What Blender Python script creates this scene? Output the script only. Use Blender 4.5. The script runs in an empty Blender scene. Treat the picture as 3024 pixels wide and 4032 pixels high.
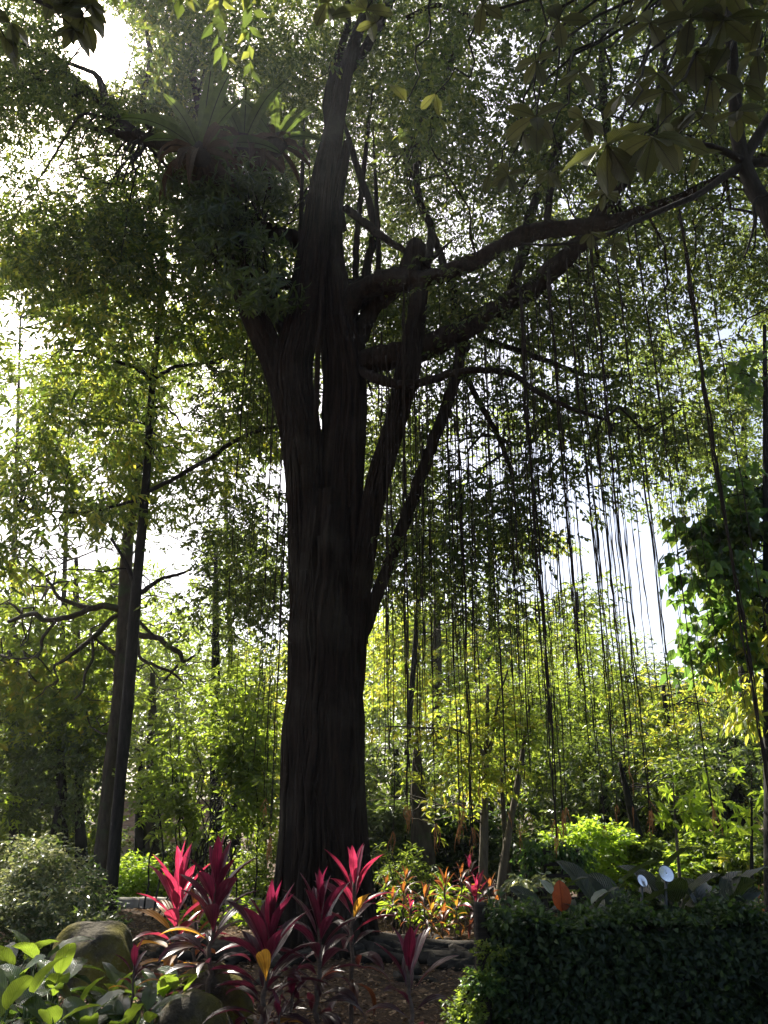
import bpy, math
import numpy as np

# ------------------------------------------------------------------ camera, sky, sun, exposure
F, PITCH, EYE = 3165.0, math.radians(20.0), 1.6
S = bpy.context.scene
COL = S.collection
cam_d = bpy.data.cameras.new("camera")
cam = bpy.data.objects.new("camera", cam_d)
COL.objects.link(cam)
cam.location = (0, 0, EYE)
cam.rotation_euler = (math.pi / 2 + PITCH, 0, 0)
cam_d.sensor_fit = 'VERTICAL'
cam_d.sensor_height = 36.0
cam_d.sensor_width = 27.0
cam_d.lens = 36.0 * F / 4032.0
cam_d.clip_start = 0.05
cam_d.clip_end = 600
S.camera = cam

SUN_EL, SUN_AZ = math.radians(46.5), math.radians(-33.6)      # azimuth from +Y towards +X
SUN = np.array([math.cos(SUN_EL) * math.sin(SUN_AZ), math.cos(SUN_EL) * math.cos(SUN_AZ), math.sin(SUN_EL)])
W = bpy.data.worlds.new("World")
S.world = W
W.use_nodes = True
_nt = W.node_tree
_sky = _nt.nodes.new('ShaderNodeTexSky')
_sky.sky_type = 'NISHITA'
_sky.sun_disc = False
_sky.sun_elevation = SUN_EL
_sky.sun_rotation = SUN_AZ
_sky.air_density = 0.75
_sky.dust_density = 4.0
_sky.ozone_density = 0.3
_nt.links.new(_sky.outputs[0], _nt.nodes['Background'].inputs[0])
_nt.nodes['Background'].inputs[1].default_value = 0.085
sun_d = bpy.data.lights.new("sun", 'SUN')
sun_d.energy = 5.0
sun_d.angle = math.radians(0.5)
sun_d.color = (1.0, 0.94, 0.82)
sun = bpy.data.objects.new("sun", sun_d)
COL.objects.link(sun)
from mathutils import Vector
sun.rotation_euler = Vector(SUN).to_track_quat('Z', 'Y').to_euler()
sun.location = (-8, 12, 20)
S.view_settings.view_transform = 'Standard'
S.view_settings.look = 'None'
S.view_settings.gamma = 1.0
S.view_settings.exposure = 1.85
S.view_settings.use_curve_mapping = False
S.cycles.max_bounces = 6
S.cycles.diffuse_bounces = 3
S.cycles.glossy_bounces = 2
S.cycles.transmission_bounces = 4
S.cycles.caustics_reflective = False
S.cycles.caustics_refractive = False
S.cycles.use_denoising = True
S.cycles.sample_clamp_indirect = 4.0

# ------------------------------------------------------------------ geometry helpers
CP, SP = math.cos(PITCH), math.sin(PITCH)


def P(u, v, Y):
    """the place in the garden at forward distance Y that the photograph shows at pixel (u, v)"""
    u, v, Y = np.asarray(u, float), np.asarray(v, float), np.asarray(Y, float)
    dx, dz = (u - 1512) / F, (2016 - v) / F
    t = Y / (CP - dz * SP)
    return np.stack([t * dx, Y + 0 * t, EYE + t * (SP + dz * CP)], -1)


def px(v, Y):
    """metres per photograph pixel there"""
    return Y / (CP - (2016 - v) / F * SP) / F


def proj(p):
    p = np.asarray(p)
    x, y, z = p[..., 0], p[..., 1], p[..., 2] - EYE
    d = y * CP + z * SP
    up = -y * SP + z * CP
    return 1512 + F * x / d, 2016 - F * up / d


def ground_z(x, y):
    d = np.clip((np.asarray(y, float) - 15.5) / 10, 0, 1)
    return -1.5 * d * d * (3 - 2 * d) + 0.03 * np.sin(np.asarray(x) * 1.3 + 1) * np.sin(np.asarray(y) * .9)


def ground_Y(v):
    a = math.atan((v - 2016) / F) - PITCH
    return EYE / math.tan(a)


def unit(a):
    a = np.asarray(a, float)
    return a / np.maximum(np.linalg.norm(a, axis=-1, keepdims=True), 1e-9)


def mesh_obj(name, verts, faces, mat, parent=None, smooth=False, attrs=None, origin=None):
    """faces: list of int arrays (M,k); ONE mesh object"""
    verts = np.asarray(verts, float)
    if parent is not None:
        verts = verts - np.array(parent.location)
    elif origin is not None:
        verts = verts - np.array(origin)
    me = bpy.data.meshes.new(name)
    fs = [np.asarray(f, np.int32) for f in faces if len(f)]
    nl = sum(f.size for f in fs)
    nf = sum(len(f) for f in fs)
    me.vertices.add(len(verts))
    me.vertices.foreach_set('co', verts.astype(np.float32).ravel())
    me.loops.add(nl)
    me.loops.foreach_set('vertex_index', np.concatenate([f.ravel() for f in fs]))
    me.polygons.add(nf)
    tot = np.concatenate([np.full(len(f), f.shape[1], np.int32) for f in fs])
    st = np.concatenate([[0], np.cumsum(tot)[:-1]]).astype(np.int32)
    me.polygons.foreach_set('loop_start', st)
    me.polygons.foreach_set('loop_total', tot)
    me.polygons.foreach_set('use_smooth', np.full(nf, bool(smooth)))
    for k, a in (attrs or {}).items():
        at = me.attributes.new(k, 'FLOAT_VECTOR', 'POINT')
        at.data.foreach_set('vector', np.asarray(a, np.float32).ravel())
    me.update(calc_edges=True)
    me.validate()
    me.materials.append(mat)
    o = bpy.data.objects.new(name, me)
    COL.objects.link(o)
    if parent is not None:
        o.parent = parent
    elif origin is not None:
        o.location = origin
    return o


class MB:
    def __init__(s):
        s.v, s.f, s.a, s.n = [], {}, [], 0

    def add(s, v, faces, a=None):
        v = np.asarray(v, float).reshape(-1, 3)
        s.v.append(v)
        s.a.append(np.zeros((len(v), 3)) if a is None else np.asarray(a, float).reshape(-1, 3))
        for f in faces:
            f = np.asarray(f, np.int64)
            if len(f):
                s.f.setdefault(f.shape[1], []).append(f + s.n)
        s.n += len(v)
        return s

    def build(s, name, mat, parent=None, smooth=True, attr=None, origin=None):
        return mesh_obj(name, np.concatenate(s.v), [np.concatenate(x) for x in s.f.values()], mat, parent, smooth,
                        {attr: np.concatenate(s.a)} if attr else None, origin)

    def box(s, c, size, rz=0.0, rx=0.0, bev=0.0):
        hx, hy, hz = np.array(size) / 2
        b = min(bev, hx * .9, hy * .9, hz * .9)
        if b <= 0:
            v = np.array([[x, y, z] for z in (-hz, hz) for y in (-hy, hy) for x in (-hx, hx)])
            f = [[0, 2, 3, 1], [4, 5, 7, 6], [0, 1, 5, 4], [2, 6, 7, 3], [0, 4, 6, 2], [1, 3, 7, 5]]
            fs = [np.array(f)]
        else:
            ring = lambda z, i: [[-hx + i, -hy + b, z], [-hx + b, -hy + i, z], [hx - b, -hy + i, z], [hx - i, -hy + b, z],
                                 [hx - i, hy - b, z], [hx - b, hy - i, z], [-hx + b, hy - i, z], [-hx + i, hy - b, z]]
            v = np.array(ring(-hz, b) + ring(-hz + b, 0) + ring(hz - b, 0) + ring(hz, b))
            q = [[r * 8 + k, r * 8 + (k + 1) % 8, r * 8 + 8 + (k + 1) % 8, r * 8 + 8 + k] for r in range(3) for k in range(8)]
            fs = [np.array(q), np.array([list(range(7, -1, -1)), list(range(24, 32))])]
        if rx:
            ca, sa = math.cos(rx), math.sin(rx)
            v = v @ np.array([[1, 0, 0], [0, ca, sa], [0, -sa, ca]])
        if rz:
            ca, sa = math.cos(rz), math.sin(rz)
            v = v @ np.array([[ca, sa, 0], [-sa, ca, 0], [0, 0, 1]])
        return s.add(v + np.array(c), fs)

    def tube(s, pts, rad, sides=8, lobes=None, cap=True):
        pts = np.asarray(pts, float)
        n = len(pts)
        rad = np.broadcast_to(np.asarray(rad, float), (n,))
        tan = unit(np.gradient(pts, axis=0))
        ref = np.array([1.0, 0, 0]) if abs(tan[0][0]) < .8 else np.array([0, 0, 1.0])
        a = unit(ref - tan[0] * ref.dot(tan[0]))
        A = np.zeros((n, 3))
        for i in range(n):
            a = a - tan[i] * a.dot(tan[i])
            a = a / max(np.linalg.norm(a), 1e-9)
            A[i] = a
        B = np.cross(tan, A)
        th = np.arange(sides) / sides * 2 * math.pi
        R = rad[:, None] * np.ones((1, sides))
        if lobes is not None:
            L = np.concatenate([[0], np.cumsum(np.linalg.norm(np.diff(pts, axis=0), axis=1))])
            R = R * lobes(th[None, :], L[:, None])
        v = pts[:, None, :] + R[..., None] * (np.cos(th)[None, :, None] * A[:, None, :] + np.sin(th)[None, :, None] * B[:, None, :])
        i, k = np.meshgrid(np.arange(n - 1), np.arange(sides), indexing='ij')
        q = np.stack([i * sides + k, i * sides + (k + 1) % sides, (i + 1) * sides + (k + 1) % sides, (i + 1) * sides + k], -1).reshape(-1, 4)
        fs = [q]
        if cap:
            fs.append(np.array([list(range(sides - 1, -1, -1)), [(n - 1) * sides + k for k in range(sides)]]))
        return s.add(v, fs)


def smooth_path(pts, n):
    """Catmull-Rom through rows (any width: position and radius together)"""
    p = np.asarray(pts, float)
    if len(p) < 3:
        t = np.linspace(0, 1, n)[:, None]
        return p[0] * (1 - t) + p[-1] * t
    q = np.concatenate([[2 * p[0] - p[1]], p, [2 * p[-1] - p[-2]]])
    m = len(p) - 1
    L = np.concatenate([[0], np.cumsum(np.linalg.norm(np.diff(p[:, :3], axis=0), axis=1))])
    x = np.interp(np.linspace(0, L[-1], n), L, np.arange(m + 1))
    i = np.clip(x.astype(int), 0, m - 1)
    t = (x - i)[:, None]
    a, b, c, d = q[i], q[i + 1], q[i + 2], q[i + 3]
    return .5 * (2 * b + (c - a) * t + (2 * a - 5 * b + 4 * c - d) * t ** 2 + (3 * b - a - 3 * c + d) * t ** 3)


def pix_path(rows, n):
    """rows (u, v, Y, width_px) -> points, radii"""
    r = np.array(rows, float)
    w = np.concatenate([P(r[:, 0], r[:, 1], r[:, 2]), (r[:, 3] / 2 * px(r[:, 1], r[:, 2]))[:, None]], 1)
    s = smooth_path(w, n)
    return s[:, :3], np.maximum(s[:, 3], .002)


def bark_lobes(rng, amp=.12, freq=(3, 7), along=.6):
    ph = rng.uniform(0, 6.28, 8)
    f0, f1 = freq
    return lambda th, L: (1 + amp * .6 * np.sin(f0 * th + ph[0] + .3 * along * L) + amp * .5 * np.sin(f1 * th + ph[1] - .5 * along * L)
                          + amp * .35 * np.sin(2 * th + ph[2] + 2.1 * along * L) + amp * .3 * np.sin(th + ph[3] + 5.3 * along * L))


def wiggle(a, b, rng, n=8, amp=.1, sag=0.0):
    a, b = np.asarray(a, float), np.asarray(b, float)
    t = np.linspace(0, 1, n)[:, None]
    d = np.linalg.norm(b - a)
    off = rng.normal(0, 1, (n, 3)) * amp * d * .35
    off = (off + np.roll(off, 1, 0)) * np.sin(math.pi * t)
    p = a * (1 - t) + b * t + off
    p[:, 2] += -sag * d * np.sin(math.pi * t[:, 0])
    return p


# ------------------------------------------------------------------ leaves
T4 = (np.array([[0, 0, 0, 0], [.42, -.5, .10, -.01], [1, 0, 0, -.12], [.42, .5, .10, -.01]]), [np.array([[0, 1, 2], [0, 2, 3]])])
T8 = (np.array([[0, 0, 0, 0], [.30, -.46, .14, 0], [.68, -.38, .12, -.05], [1, 0, 0, -.16], [.68, .38, .12, -.05], [.30, .46, .14, 0],
                [.32, 0, 0, 0], [.70, 0, 0, -.06]]),
      [np.array([[0, 1, 6], [0, 6, 5], [2, 3, 7], [7, 3, 4]]), np.array([[1, 2, 7, 6], [6, 7, 4, 5]])])
# heart-shaped / lobed creeper leaf
TH = (np.array([[0, 0, 0, 0], [-.12, -.34, .1, 0], [.28, -.52, .16, 0], [.64, -.30, .1, -.05], [1, 0, 0, -.16], [.64, .30, .1, -.05], [.28, .52, .16, 0], [-.12, .34, .1, 0],
                [.36, 0, 0, 0]]),
      [np.array([[0, 1, 8], [1, 2, 8], [2, 3, 8], [3, 4, 8], [4, 5, 8], [5, 6, 8], [6, 7, 8], [7, 0, 8]])])


def leaf_cards(mb, pos, d, nor, L, Wd, T=T4):
    tv, tf = T
    n = len(pos)
    if n == 0:
        return
    d = unit(d)
    nor = unit(nor - d * (nor * d).sum(1, keepdims=True))
    y = np.cross(nor, d)
    L = np.broadcast_to(L, (n,))[:, None, None]
    Wd = np.broadcast_to(Wd, (n,))[:, None, None]
    t, s, hw, hl = (tv[:, k][None, :, None] for k in range(4))
    v = pos[:, None, :] + L * (t * d[:, None, :] + hl * nor[:, None, :]) + Wd * (s * y[:, None, :] + hw * nor[:, None, :])
    off = (np.arange(n) * len(tv))[:, None, None]
    mb.add(v.reshape(-1, 3), [(f[None] + off).reshape(-1, f.shape[1]) for f in tf])


TUNNELS = []


def tunnel(u, v, Y, r):
    p = P(u, v, Y)
    p[2] = max(p[2], float(ground_z(p[0], p[1])))
    TUNNELS.append((p, r))


def sunny(pos):
    """real gaps in the leaves on the way to the sun, where the photograph has its patches of sunshine"""
    keep = np.ones(len(pos), bool)
    for c, r in TUNNELS:
        q = pos - c
        t = q @ SUN
        dist2 = (q * q).sum(1) - t * t
        keep &= ~((t > r * 1.3 + .5) & (dist2 < r * r))
    return keep


GAPS = [  # (u, v, ru, rv) open sky in the photograph
    (20, 30, 110, 70), (150, 590, 105, 120), (545, 620, 65, 90), (300, 730, 150, 45), (15, 800, 60, 110), (540, 385, 28, 35), (70, 1180, 95, 90),
    (1140, 910, 45, 45), (1157, 50, 65, 50), (1985, 255, 115, 65), (2490, 285, 85, 85), (2470, 490, 65, 65), (1775, 955, 85, 95), (2860, 1290, 160, 95),
    (2640, 1130, 60, 60), (2910, 830, 60, 60), (30, 1300, 55, 60), (15, 1720, 50, 170), (230, 1375, 120, 42), (760, 1650, 75, 75), (1060, 1880, 80, 110),
    (630, 2010, 55, 45), (200, 2150, 110, 65), (230, 2240, 85, 40), (40, 2310, 55, 28), (1050, 2470, 75, 80), (960, 2230, 45, 28),
    (1785, 1835, 115, 65), (1890, 1650, 55, 60), (2490, 2140, 205, 190), (2570, 2400, 170, 195), (2640, 2560, 115, 90), (2200, 2250, 125, 85), (2120, 2310, 95, 55),
    (2690, 1900, 85, 60), (2650, 1500, 80, 80), (2930, 1610, 65, 60), (330, 1830, 50, 40), (1330, 960, 40, 50), (1980, 1500, 40, 40), (850, 1500, 50, 50),
]
GA = np.array(GAPS, float)


def open_sky(p, rpx):
    u, v = proj(p)
    e = ((u[:, None] - GA[:, 0]) / (GA[:, 2] + .28 * rpx[:, None])) ** 2 + ((v[:, None] - GA[:, 1]) / (GA[:, 3] + .22 * rpx[:, None])) ** 2
    return (e < 1).any(1)


def leaf_count(lam, L, Wr):
    return int(lam * AREA / (.3 * L * L * Wr))


def sprays(mb, C, crad, n_leaves, rng, L=.085, Wr=.45, per=9, tl=.28, droop=.3, up=.8, T=T4, whorl=False, flat=.6):
    """leafy twigs round the cluster centres C"""
    K = len(C)
    if K == 0:
        return
    nt = max(1, int(n_leaves / per))
    ci = rng.integers(0, K, nt)
    cr = np.broadcast_to(crad, (K,))[ci][:, None]
    o = unit(rng.normal(0, 1, (nt, 3))) * rng.uniform(.15, 1, (nt, 1)) ** .55
    o[:, 2] *= flat
    base = C[ci] + o * cr
    d = unit(o * .9 + rng.normal(0, .55, (nt, 3)) * [1, 1, .5] + [0, 0, -droop])
    base = np.repeat(base, per, 0)
    dd = np.repeat(d, per, 0)
    j = np.tile(np.arange(per), nt)
    n = len(base)
    ln = L * rng.uniform(.65, 1.2, n)
    side = unit(np.cross(dd, [0, 0, 1.0]) + 1e-6)
    if whorl:
        ph = j / per * 6.283 + np.repeat(rng.uniform(0, 6.28, nt), per)
        b2 = np.cross(side, dd)
        ring = side * np.cos(ph)[:, None] + b2 * np.sin(ph)[:, None]
        ld = unit(dd * rng.uniform(.1, .7, (n, 1)) + ring + rng.normal(0, .15, (n, 3)) + [0, 0, -.25 * droop])
        pos = base + dd * (rng.uniform(.85, 1, (n, 1)) * tl)
        nor = dd + rng.normal(0, .35, (n, 3)) + [0, 0, up]
    else:
        sg = np.where(j % 2 == 0, 1.0, -1.0)[:, None]
        pos = base + dd * ((j[:, None] + rng.uniform(0, .9, (n, 1))) / per * tl)
        ld = unit(dd * .6 + side * sg * .75 + rng.normal(0, .35, (n, 3)) + [0, 0, -droop * .7])
        nor = rng.normal(0, .55, (n, 3)) + [0, 0, up]
    k = sunny(pos)
    leaf_cards(mb, pos[k], ld[k], nor[k], ln[k], ln[k] * Wr * rng.uniform(.8, 1.15, k.sum()), T)


def patch_clusters(rects, rng, rad=.42, dens=1.0):
    """cluster centres through the depth of a crown, rects (u0, v0, u1, v1, Y0, Y1, weight)"""
    global AREA
    C, AREA = [], 0.0
    for (u0, v0, u1, v1, Y0, Y1, w) in rects:
        Ym = (Y0 + Y1) / 2
        s = px((v0 + v1) / 2, Ym)
        area = abs((u1 - u0) * (v1 - v0)) * s * s
        AREA += area * w
        n = int(area * w * dens / (rad * rad * 1.2)) + 1
        k = np.arange(n) + rng.uniform(0, 1000)          # an even scatter, then jittered
        qa, qb, qc = (k * .8191725134) % 1, (k * .6710436067) % 1, (k * .5497004779) % 1
        p = P(u0 + (u1 - u0) * qa, v0 + (v1 - v0) * qb, Y0 + (Y1 - Y0) * qc)
        p += rng.normal(0, .10, p.shape)
        r = rad * F / (Ym * 1.1) * np.ones(n)
        C.append(p[~open_sky(p, r)])
    return np.concatenate(C)


BLADE_N = 8


def blade(mb, p0, az, el, L, Wd, bend, age, rng, pet=.12, fold=.35, wave=0.0, prof=(.75, .85), twist=0.0, n=BLADE_N):
    """one long leaf: starts at p0, rises at el, arches over by bend; attribute luv = (along, across, age)"""
    t = np.linspace(0, 1, n + 1)
    ang = el - bend * t ** 1.4
    h = np.array([math.cos(az), math.sin(az), 0])
    step = np.stack([np.cos(ang) * h[0], np.cos(ang) * h[1], np.sin(ang)], 1) * (L / n)
    c = np.concatenate([[p0], p0 + np.cumsum(step[:-1], 0)]) if n else None
    tan = unit(step)
    side0 = np.array([-h[1], h[0], 0])
    nor0 = np.cross(tan, side0)
    tw = twist * t
    side = side0 * np.cos(tw)[:, None] + nor0 * np.sin(tw)[:, None]
    nor = np.cross(tan, side)
    x = np.clip((t - pet) / (1 - pet), 0, 1)
    w = Wd / 2 * np.maximum(np.sin(math.pi * x ** prof[0]) ** prof[1], 0) + Wd * .045 * (1 - t)
    ph = rng.uniform(0, 6.28)
    wv = wave * Wd * np.sin(t * 21 + ph)
    s = np.array([-1, -.5, 0, .5, 1.0])
    v = c[:, None, :] + side[:, None, :] * (w[:, None] * s)[..., None] - nor[:, None, :] * (
        (-fold) * w[:, None] * np.abs(s) + (wv[:, None] * np.abs(s) * s * s * np.where(s > 0, 1, -.8)) * (w[:, None] / (Wd / 2 + 1e-6)))[..., None]
    m = n + 1
    i, k = np.meshgrid(np.arange(n), np.arange(4), indexing='ij')
    q = np.stack([i * 5 + k, i * 5 + k + 1, i * 5 + k + 6, i * 5 + k + 5], -1).reshape(-1, 4)
    a = np.stack([np.repeat(t, 5), np.tile(s, m) * np.repeat(w, 5) / (Wd / 2), np.full(m * 5, age)], 1)
    mb.add(v, [q], a)


# ------------------------------------------------------------------ materials
def new_mat(name):
    m = bpy.data.materials.new(name)
    m.use_nodes = True
    nt = m.node_tree
    nt.nodes.clear()
    out = nt.nodes.new('ShaderNodeOutputMaterial')
    return m, nt, out


def N(nt, t, **kw):
    n = nt.nodes.new(t)
    for k, v in kw.items():
        if k.startswith('i_'):
            n.inputs[k[2:].replace('_', ' ')].default_value = v
        else:
            setattr(n, k, v)
    return n


def ramp(nt, fac, stops):
    r = nt.nodes.new('ShaderNodeValToRGB')
    e = r.color_ramp.elements
    e[0].position, e[0].color = stops[0][0], (*stops[0][1], 1)
    e[1].position, e[1].color = stops[-1][0], (*stops[-1][1], 1)
    for p, c in stops[1:-1]:
        x = e.new(p)
        x.color = (*c, 1)
    nt.links.new(fac, r.inputs[0])
    return r.outputs[0]


def leaf_mat(name, base, trans, fac=.5, rough=.45, spec=.4):
    """base, trans: ramps over a random value per leaf"""
    m, nt, out = new_mat(name)
    g = N(nt, 'ShaderNodeNewGeometry')
    b = N(nt, 'ShaderNodeBsdfPrincipled')
    b.inputs['Roughness'].default_value = rough
    b.inputs['Specular IOR Level'].default_value = spec
    nt.links.new(ramp(nt, g.outputs['Random Per Island'], base), b.inputs['Base Color'])
    tr = N(nt, 'ShaderNodeBsdfTranslucent')
    nt.links.new(ramp(nt, g.outputs['Random Per Island'], trans), tr.inputs[0])
    mx = N(nt, 'ShaderNodeMixShader')
    mx.inputs[0].default_value = fac
    nt.links.new(b.outputs[0], mx.inputs[1])
    nt.links.new(tr.outputs[0], mx.inputs[2])
    nt.links.new(mx.outputs[0], out.inputs[0])
    return m


def blade_mat(name, base, trans, fac=.5, rough=.35, spec=.5, veins=30.0, slant=1.2, midrib=(.6, .6, .6), jitter=.12, bump=.25):
    """long leaves: colour over the age of the leaf, midrib and side veins along it"""
    m, nt, out = new_mat(name)
    at = N(nt, 'ShaderNodeAttribute', attribute_name='luv')
    sp = N(nt, 'ShaderNodeSeparateXYZ')
    nt.links.new(at.outputs['Vector'], sp.inputs[0])
    g = N(nt, 'ShaderNodeNewGeometry')
    j = N(nt, 'ShaderNodeMath', operation='MULTIPLY_ADD')
    nt.links.new(g.outputs['Random Per Island'], j.inputs[0])
    j.inputs[1].default_value = jitter * 2
    j.inputs[2].default_value = -jitter
    age = N(nt, 'ShaderNodeMath', operation='ADD', use_clamp=True)
    nt.links.new(sp.outputs[2], age.inputs[0])
    nt.links.new(j.outputs[0], age.inputs[1])
    ab = N(nt, 'ShaderNodeMath', operation='ABSOLUTE')
    nt.links.new(sp.outputs[1], ab.inputs[0])
    ve = N(nt, 'ShaderNodeMath', operation='MULTIPLY_ADD')
    nt.links.new(ab.outputs[0], ve.inputs[0])
    ve.inputs[1].default_value = -slant * .3
    nt.links.new(sp.outputs[0], ve.inputs[2])
    sn = N(nt, 'ShaderNodeMath', operation='MULTIPLY')
    nt.links.new(ve.outputs[0], sn.inputs[0])
    sn.inputs[1].default_value = veins * 6.283
    si = N(nt, 'ShaderNodeMath', operation='SINE')
    nt.links.new(sn.outputs[0], si.inputs[0])
    rib = N(nt, 'ShaderNodeMath', operation='LESS_THAN')
    nt.links.new(ab.outputs[0], rib.inputs[0])
    rib.inputs[1].default_value = .07
    tn = N(nt, 'ShaderNodeTexCoord')
    no = N(nt, 'ShaderNodeTexNoise')
    no.inputs['Scale'].default_value = 14
    nt.links.new(tn.outputs['Object'], no.inputs['Vector'])
    def shade(col):
        mv = N(nt, 'ShaderNodeMix', data_type='RGBA', blend_type='MULTIPLY')
        vr = ramp(nt, si.outputs[0], [(0.0, (.78, .78, .78)), (.9, (1, 1, 1))])
        mv.inputs[0].default_value = 1
        nt.links.new(col, mv.inputs[6])
        nt.links.new(vr, mv.inputs[7])
        mn = N(nt, 'ShaderNodeMix', data_type='RGBA', blend_type='MULTIPLY')
        mn.inputs[0].default_value = .8
        nt.links.new(mv.outputs[2], mn.inputs[6])
        nt.links.new(ramp(nt, no.outputs[0], [(.3, (.62, .62, .62)), (.7, (1, 1, 1))]), mn.inputs[7])
        mr = N(nt, 'ShaderNodeMix', data_type='RGBA', blend_type='MULTIPLY')
        nt.links.new(rib.outputs[0], mr.inputs[0])
        nt.links.new(mn.outputs[2], mr.inputs[6])
        mr.inputs[7].default_value = (*midrib, 1)
        return mr.outputs[2]
    b = N(nt, 'ShaderNodeBsdfPrincipled')
    b.inputs['Roughness'].default_value = rough
    b.inputs['Specular IOR Level'].default_value = spec
    nt.links.new(shade(ramp(nt, age.outputs[0], base)), b.inputs['Base Color'])
    bp = N(nt, 'ShaderNodeBump')
    bp.inputs['Strength'].default_value = bump
    bp.inputs['Distance'].default_value = .01
    nt.links.new(si.outputs[0], bp.inputs['Height'])
    nt.links.new(bp.outputs[0], b.inputs['Normal'])
    tr = N(nt, 'ShaderNodeBsdfTranslucent')
    nt.links.new(shade(ramp(nt, age.outputs[0], trans)), tr.inputs[0])
    mx = N(nt, 'ShaderNodeMixShader')
    mx.inputs[0].default_value = fac
    nt.links.new(b.outputs[0], mx.inputs[1])
    nt.links.new(tr.outputs[0], mx.inputs[2])
    nt.links.new(mx.outputs[0], out.inputs[0])
    return m


def rough_mat(name, stops, scale=(6, 6, 6), detail=6, rough=.9, bump=.5, dist=.03, spec=.2, second=None, noise_scale=1.0):
    m, nt, out = new_mat(name)
    tc = N(nt, 'ShaderNodeTexCoord')
    mp = N(nt, 'ShaderNodeMapping')
    mp.inputs['Scale'].default_value = scale
    nt.links.new(tc.outputs['Object'], mp.inputs[0])
    no = N(nt, 'ShaderNodeTexNoise')
    no.inputs['Scale'].default_value = noise_scale
    no.inputs['Detail'].default_value = detail
    no.inputs['Roughness'].default_value = .65
    nt.links.new(mp.outputs[0], no.inputs['Vector'])
    col = ramp(nt, no.outputs[0], stops)
    b = N(nt, 'ShaderNodeBsdfPrincipled')
    b.inputs['Roughness'].default_value = rough
    b.inputs['Specular IOR Level'].default_value = spec
    if second:
        n2 = N(nt, 'ShaderNodeTexNoise')
        n2.inputs['Scale'].default_value = second[1]
        n2.inputs['Detail'].default_value = 5
        nt.links.new(tc.outputs['Object'], n2.inputs['Vector'])
        mx = N(nt, 'ShaderNodeMix', data_type='RGBA')
        nt.links.new(ramp(nt, n2.outputs[0], [(second[2], (0, 0, 0)), (second[3], (1, 1, 1))]), mx.inputs[0])
        nt.links.new(col, mx.inputs[6])
        mx.inputs[7].default_value = (*second[0], 1)
        col = mx.outputs[2]
    nt.links.new(col, b.inputs['Base Color'])
    bp = N(nt, 'ShaderNodeBump')
    bp.inputs['Strength'].default_value = bump
    bp.inputs['Distance'].default_value = dist
    nt.links.new(no.outputs[0], bp.inputs['Height'])
    nt.links.new(bp.outputs[0], b.inputs['Normal'])
    nt.links.new(b.outputs[0], out.inputs[0])
    return m


def G(*c):
    return c


M = {}
M['fig_leaf'] = leaf_mat('fig_leaf', [(0, (.018, .034, .013)), (.6, (.036, .06, .02)), (1, (.07, .095, .03))],
                         [(0, (.10, .15, .03)), (.7, (.21, .28, .05)), (1, (.42, .45, .07))], .4, .5, .22)
M['long_leaf'] = leaf_mat('long_leaf', [(0, (.025, .06, .02)), (.6, (.045, .1, .03)), (1, (.09, .14, .03))],
                          [(0, (.14, .22, .03)), (.6, (.27, .36, .045)), (1, (.55, .56, .06))], .48, .48, .25)
M['mid_leaf'] = leaf_mat('mid_leaf', [(0, (.04, .07, .015)), (1, (.08, .12, .028))],
                         [(0, (.2, .3, .03)), (1, (.44, .54, .06))], .52, .42, .45)
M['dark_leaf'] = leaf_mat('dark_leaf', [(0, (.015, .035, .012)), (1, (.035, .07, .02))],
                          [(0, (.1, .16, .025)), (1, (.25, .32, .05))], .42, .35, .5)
M['yellow_leaf'] = leaf_mat('yellow_leaf', [(0, (.07, .11, .02)), (.7, (.11, .15, .025)), (1, (.18, .17, .03))],
                            [(0, (.34, .46, .04)), (.7, (.55, .6, .06)), (1, (.7, .58, .07))], .55, .45, .4)
M['lime_leaf'] = leaf_mat('lime_leaf', [(0, (.07, .13, .015)), (1, (.12, .2, .025))],
                          [(0, (.36, .55, .03)), (1, (.55, .7, .06))], .55, .45, .4)
M['creeper_leaf'] = leaf_mat('creeper_leaf', [(0, (.025, .055, .018)), (1, (.05, .1, .03))],
                             [(0, (.13, .26, .04)), (1, (.3, .48, .07))], .46, .4, .45)
M['variegated_leaf'] = leaf_mat('variegated_leaf', [(0, (.05, .08, .035)), (.6, (.09, .12, .05)), (1, (.3, .3, .17))],
                                [(0, (.2, .26, .06)), (1, (.5, .5, .2))], .35, .25, .7)
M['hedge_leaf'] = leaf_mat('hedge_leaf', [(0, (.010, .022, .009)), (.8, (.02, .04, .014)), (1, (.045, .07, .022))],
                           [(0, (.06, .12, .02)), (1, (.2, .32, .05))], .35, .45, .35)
M['red_leaf'] = leaf_mat('red_leaf', [(0, (.1, .03, .02)), (1, (.2, .06, .04))], [(0, (.5, .12, .05)), (1, (.7, .25, .1))], .5)
M['litter'] = leaf_mat('litter', [(0, (.05, .03, .018)), (.5, (.14, .085, .045)), (.85, (.24, .155, .085)), (1, (.36, .26, .15))],
                       [(0, (.1, .05, .02)), (1, (.3, .18, .08))], .15, .7, .25)
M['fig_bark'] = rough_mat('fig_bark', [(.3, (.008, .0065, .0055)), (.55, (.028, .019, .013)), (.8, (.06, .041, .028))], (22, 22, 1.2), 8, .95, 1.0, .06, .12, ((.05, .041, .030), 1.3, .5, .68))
M['limb_bark'] = rough_mat('limb_bark', [(.3, (.014, .012, .010)), (.75, (.055, .048, .038))], (9, 9, 9), 8, .95, .9, .03, .15)
M['dark_bark'] = rough_mat('dark_bark', [(.3, (.009, .008, .007)), (.8, (.035, .031, .026))], (24, 24, 5), 7, .9, .8, .02, .2)
M['grey_bark'] = rough_mat('grey_bark', [(.3, (.03, .025, .018)), (.75, (.09, .075, .055))], (14, 14, 4), 7, .95, .8, .02, .15, ((.05, .07, .03), 3, .55, .7))
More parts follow.
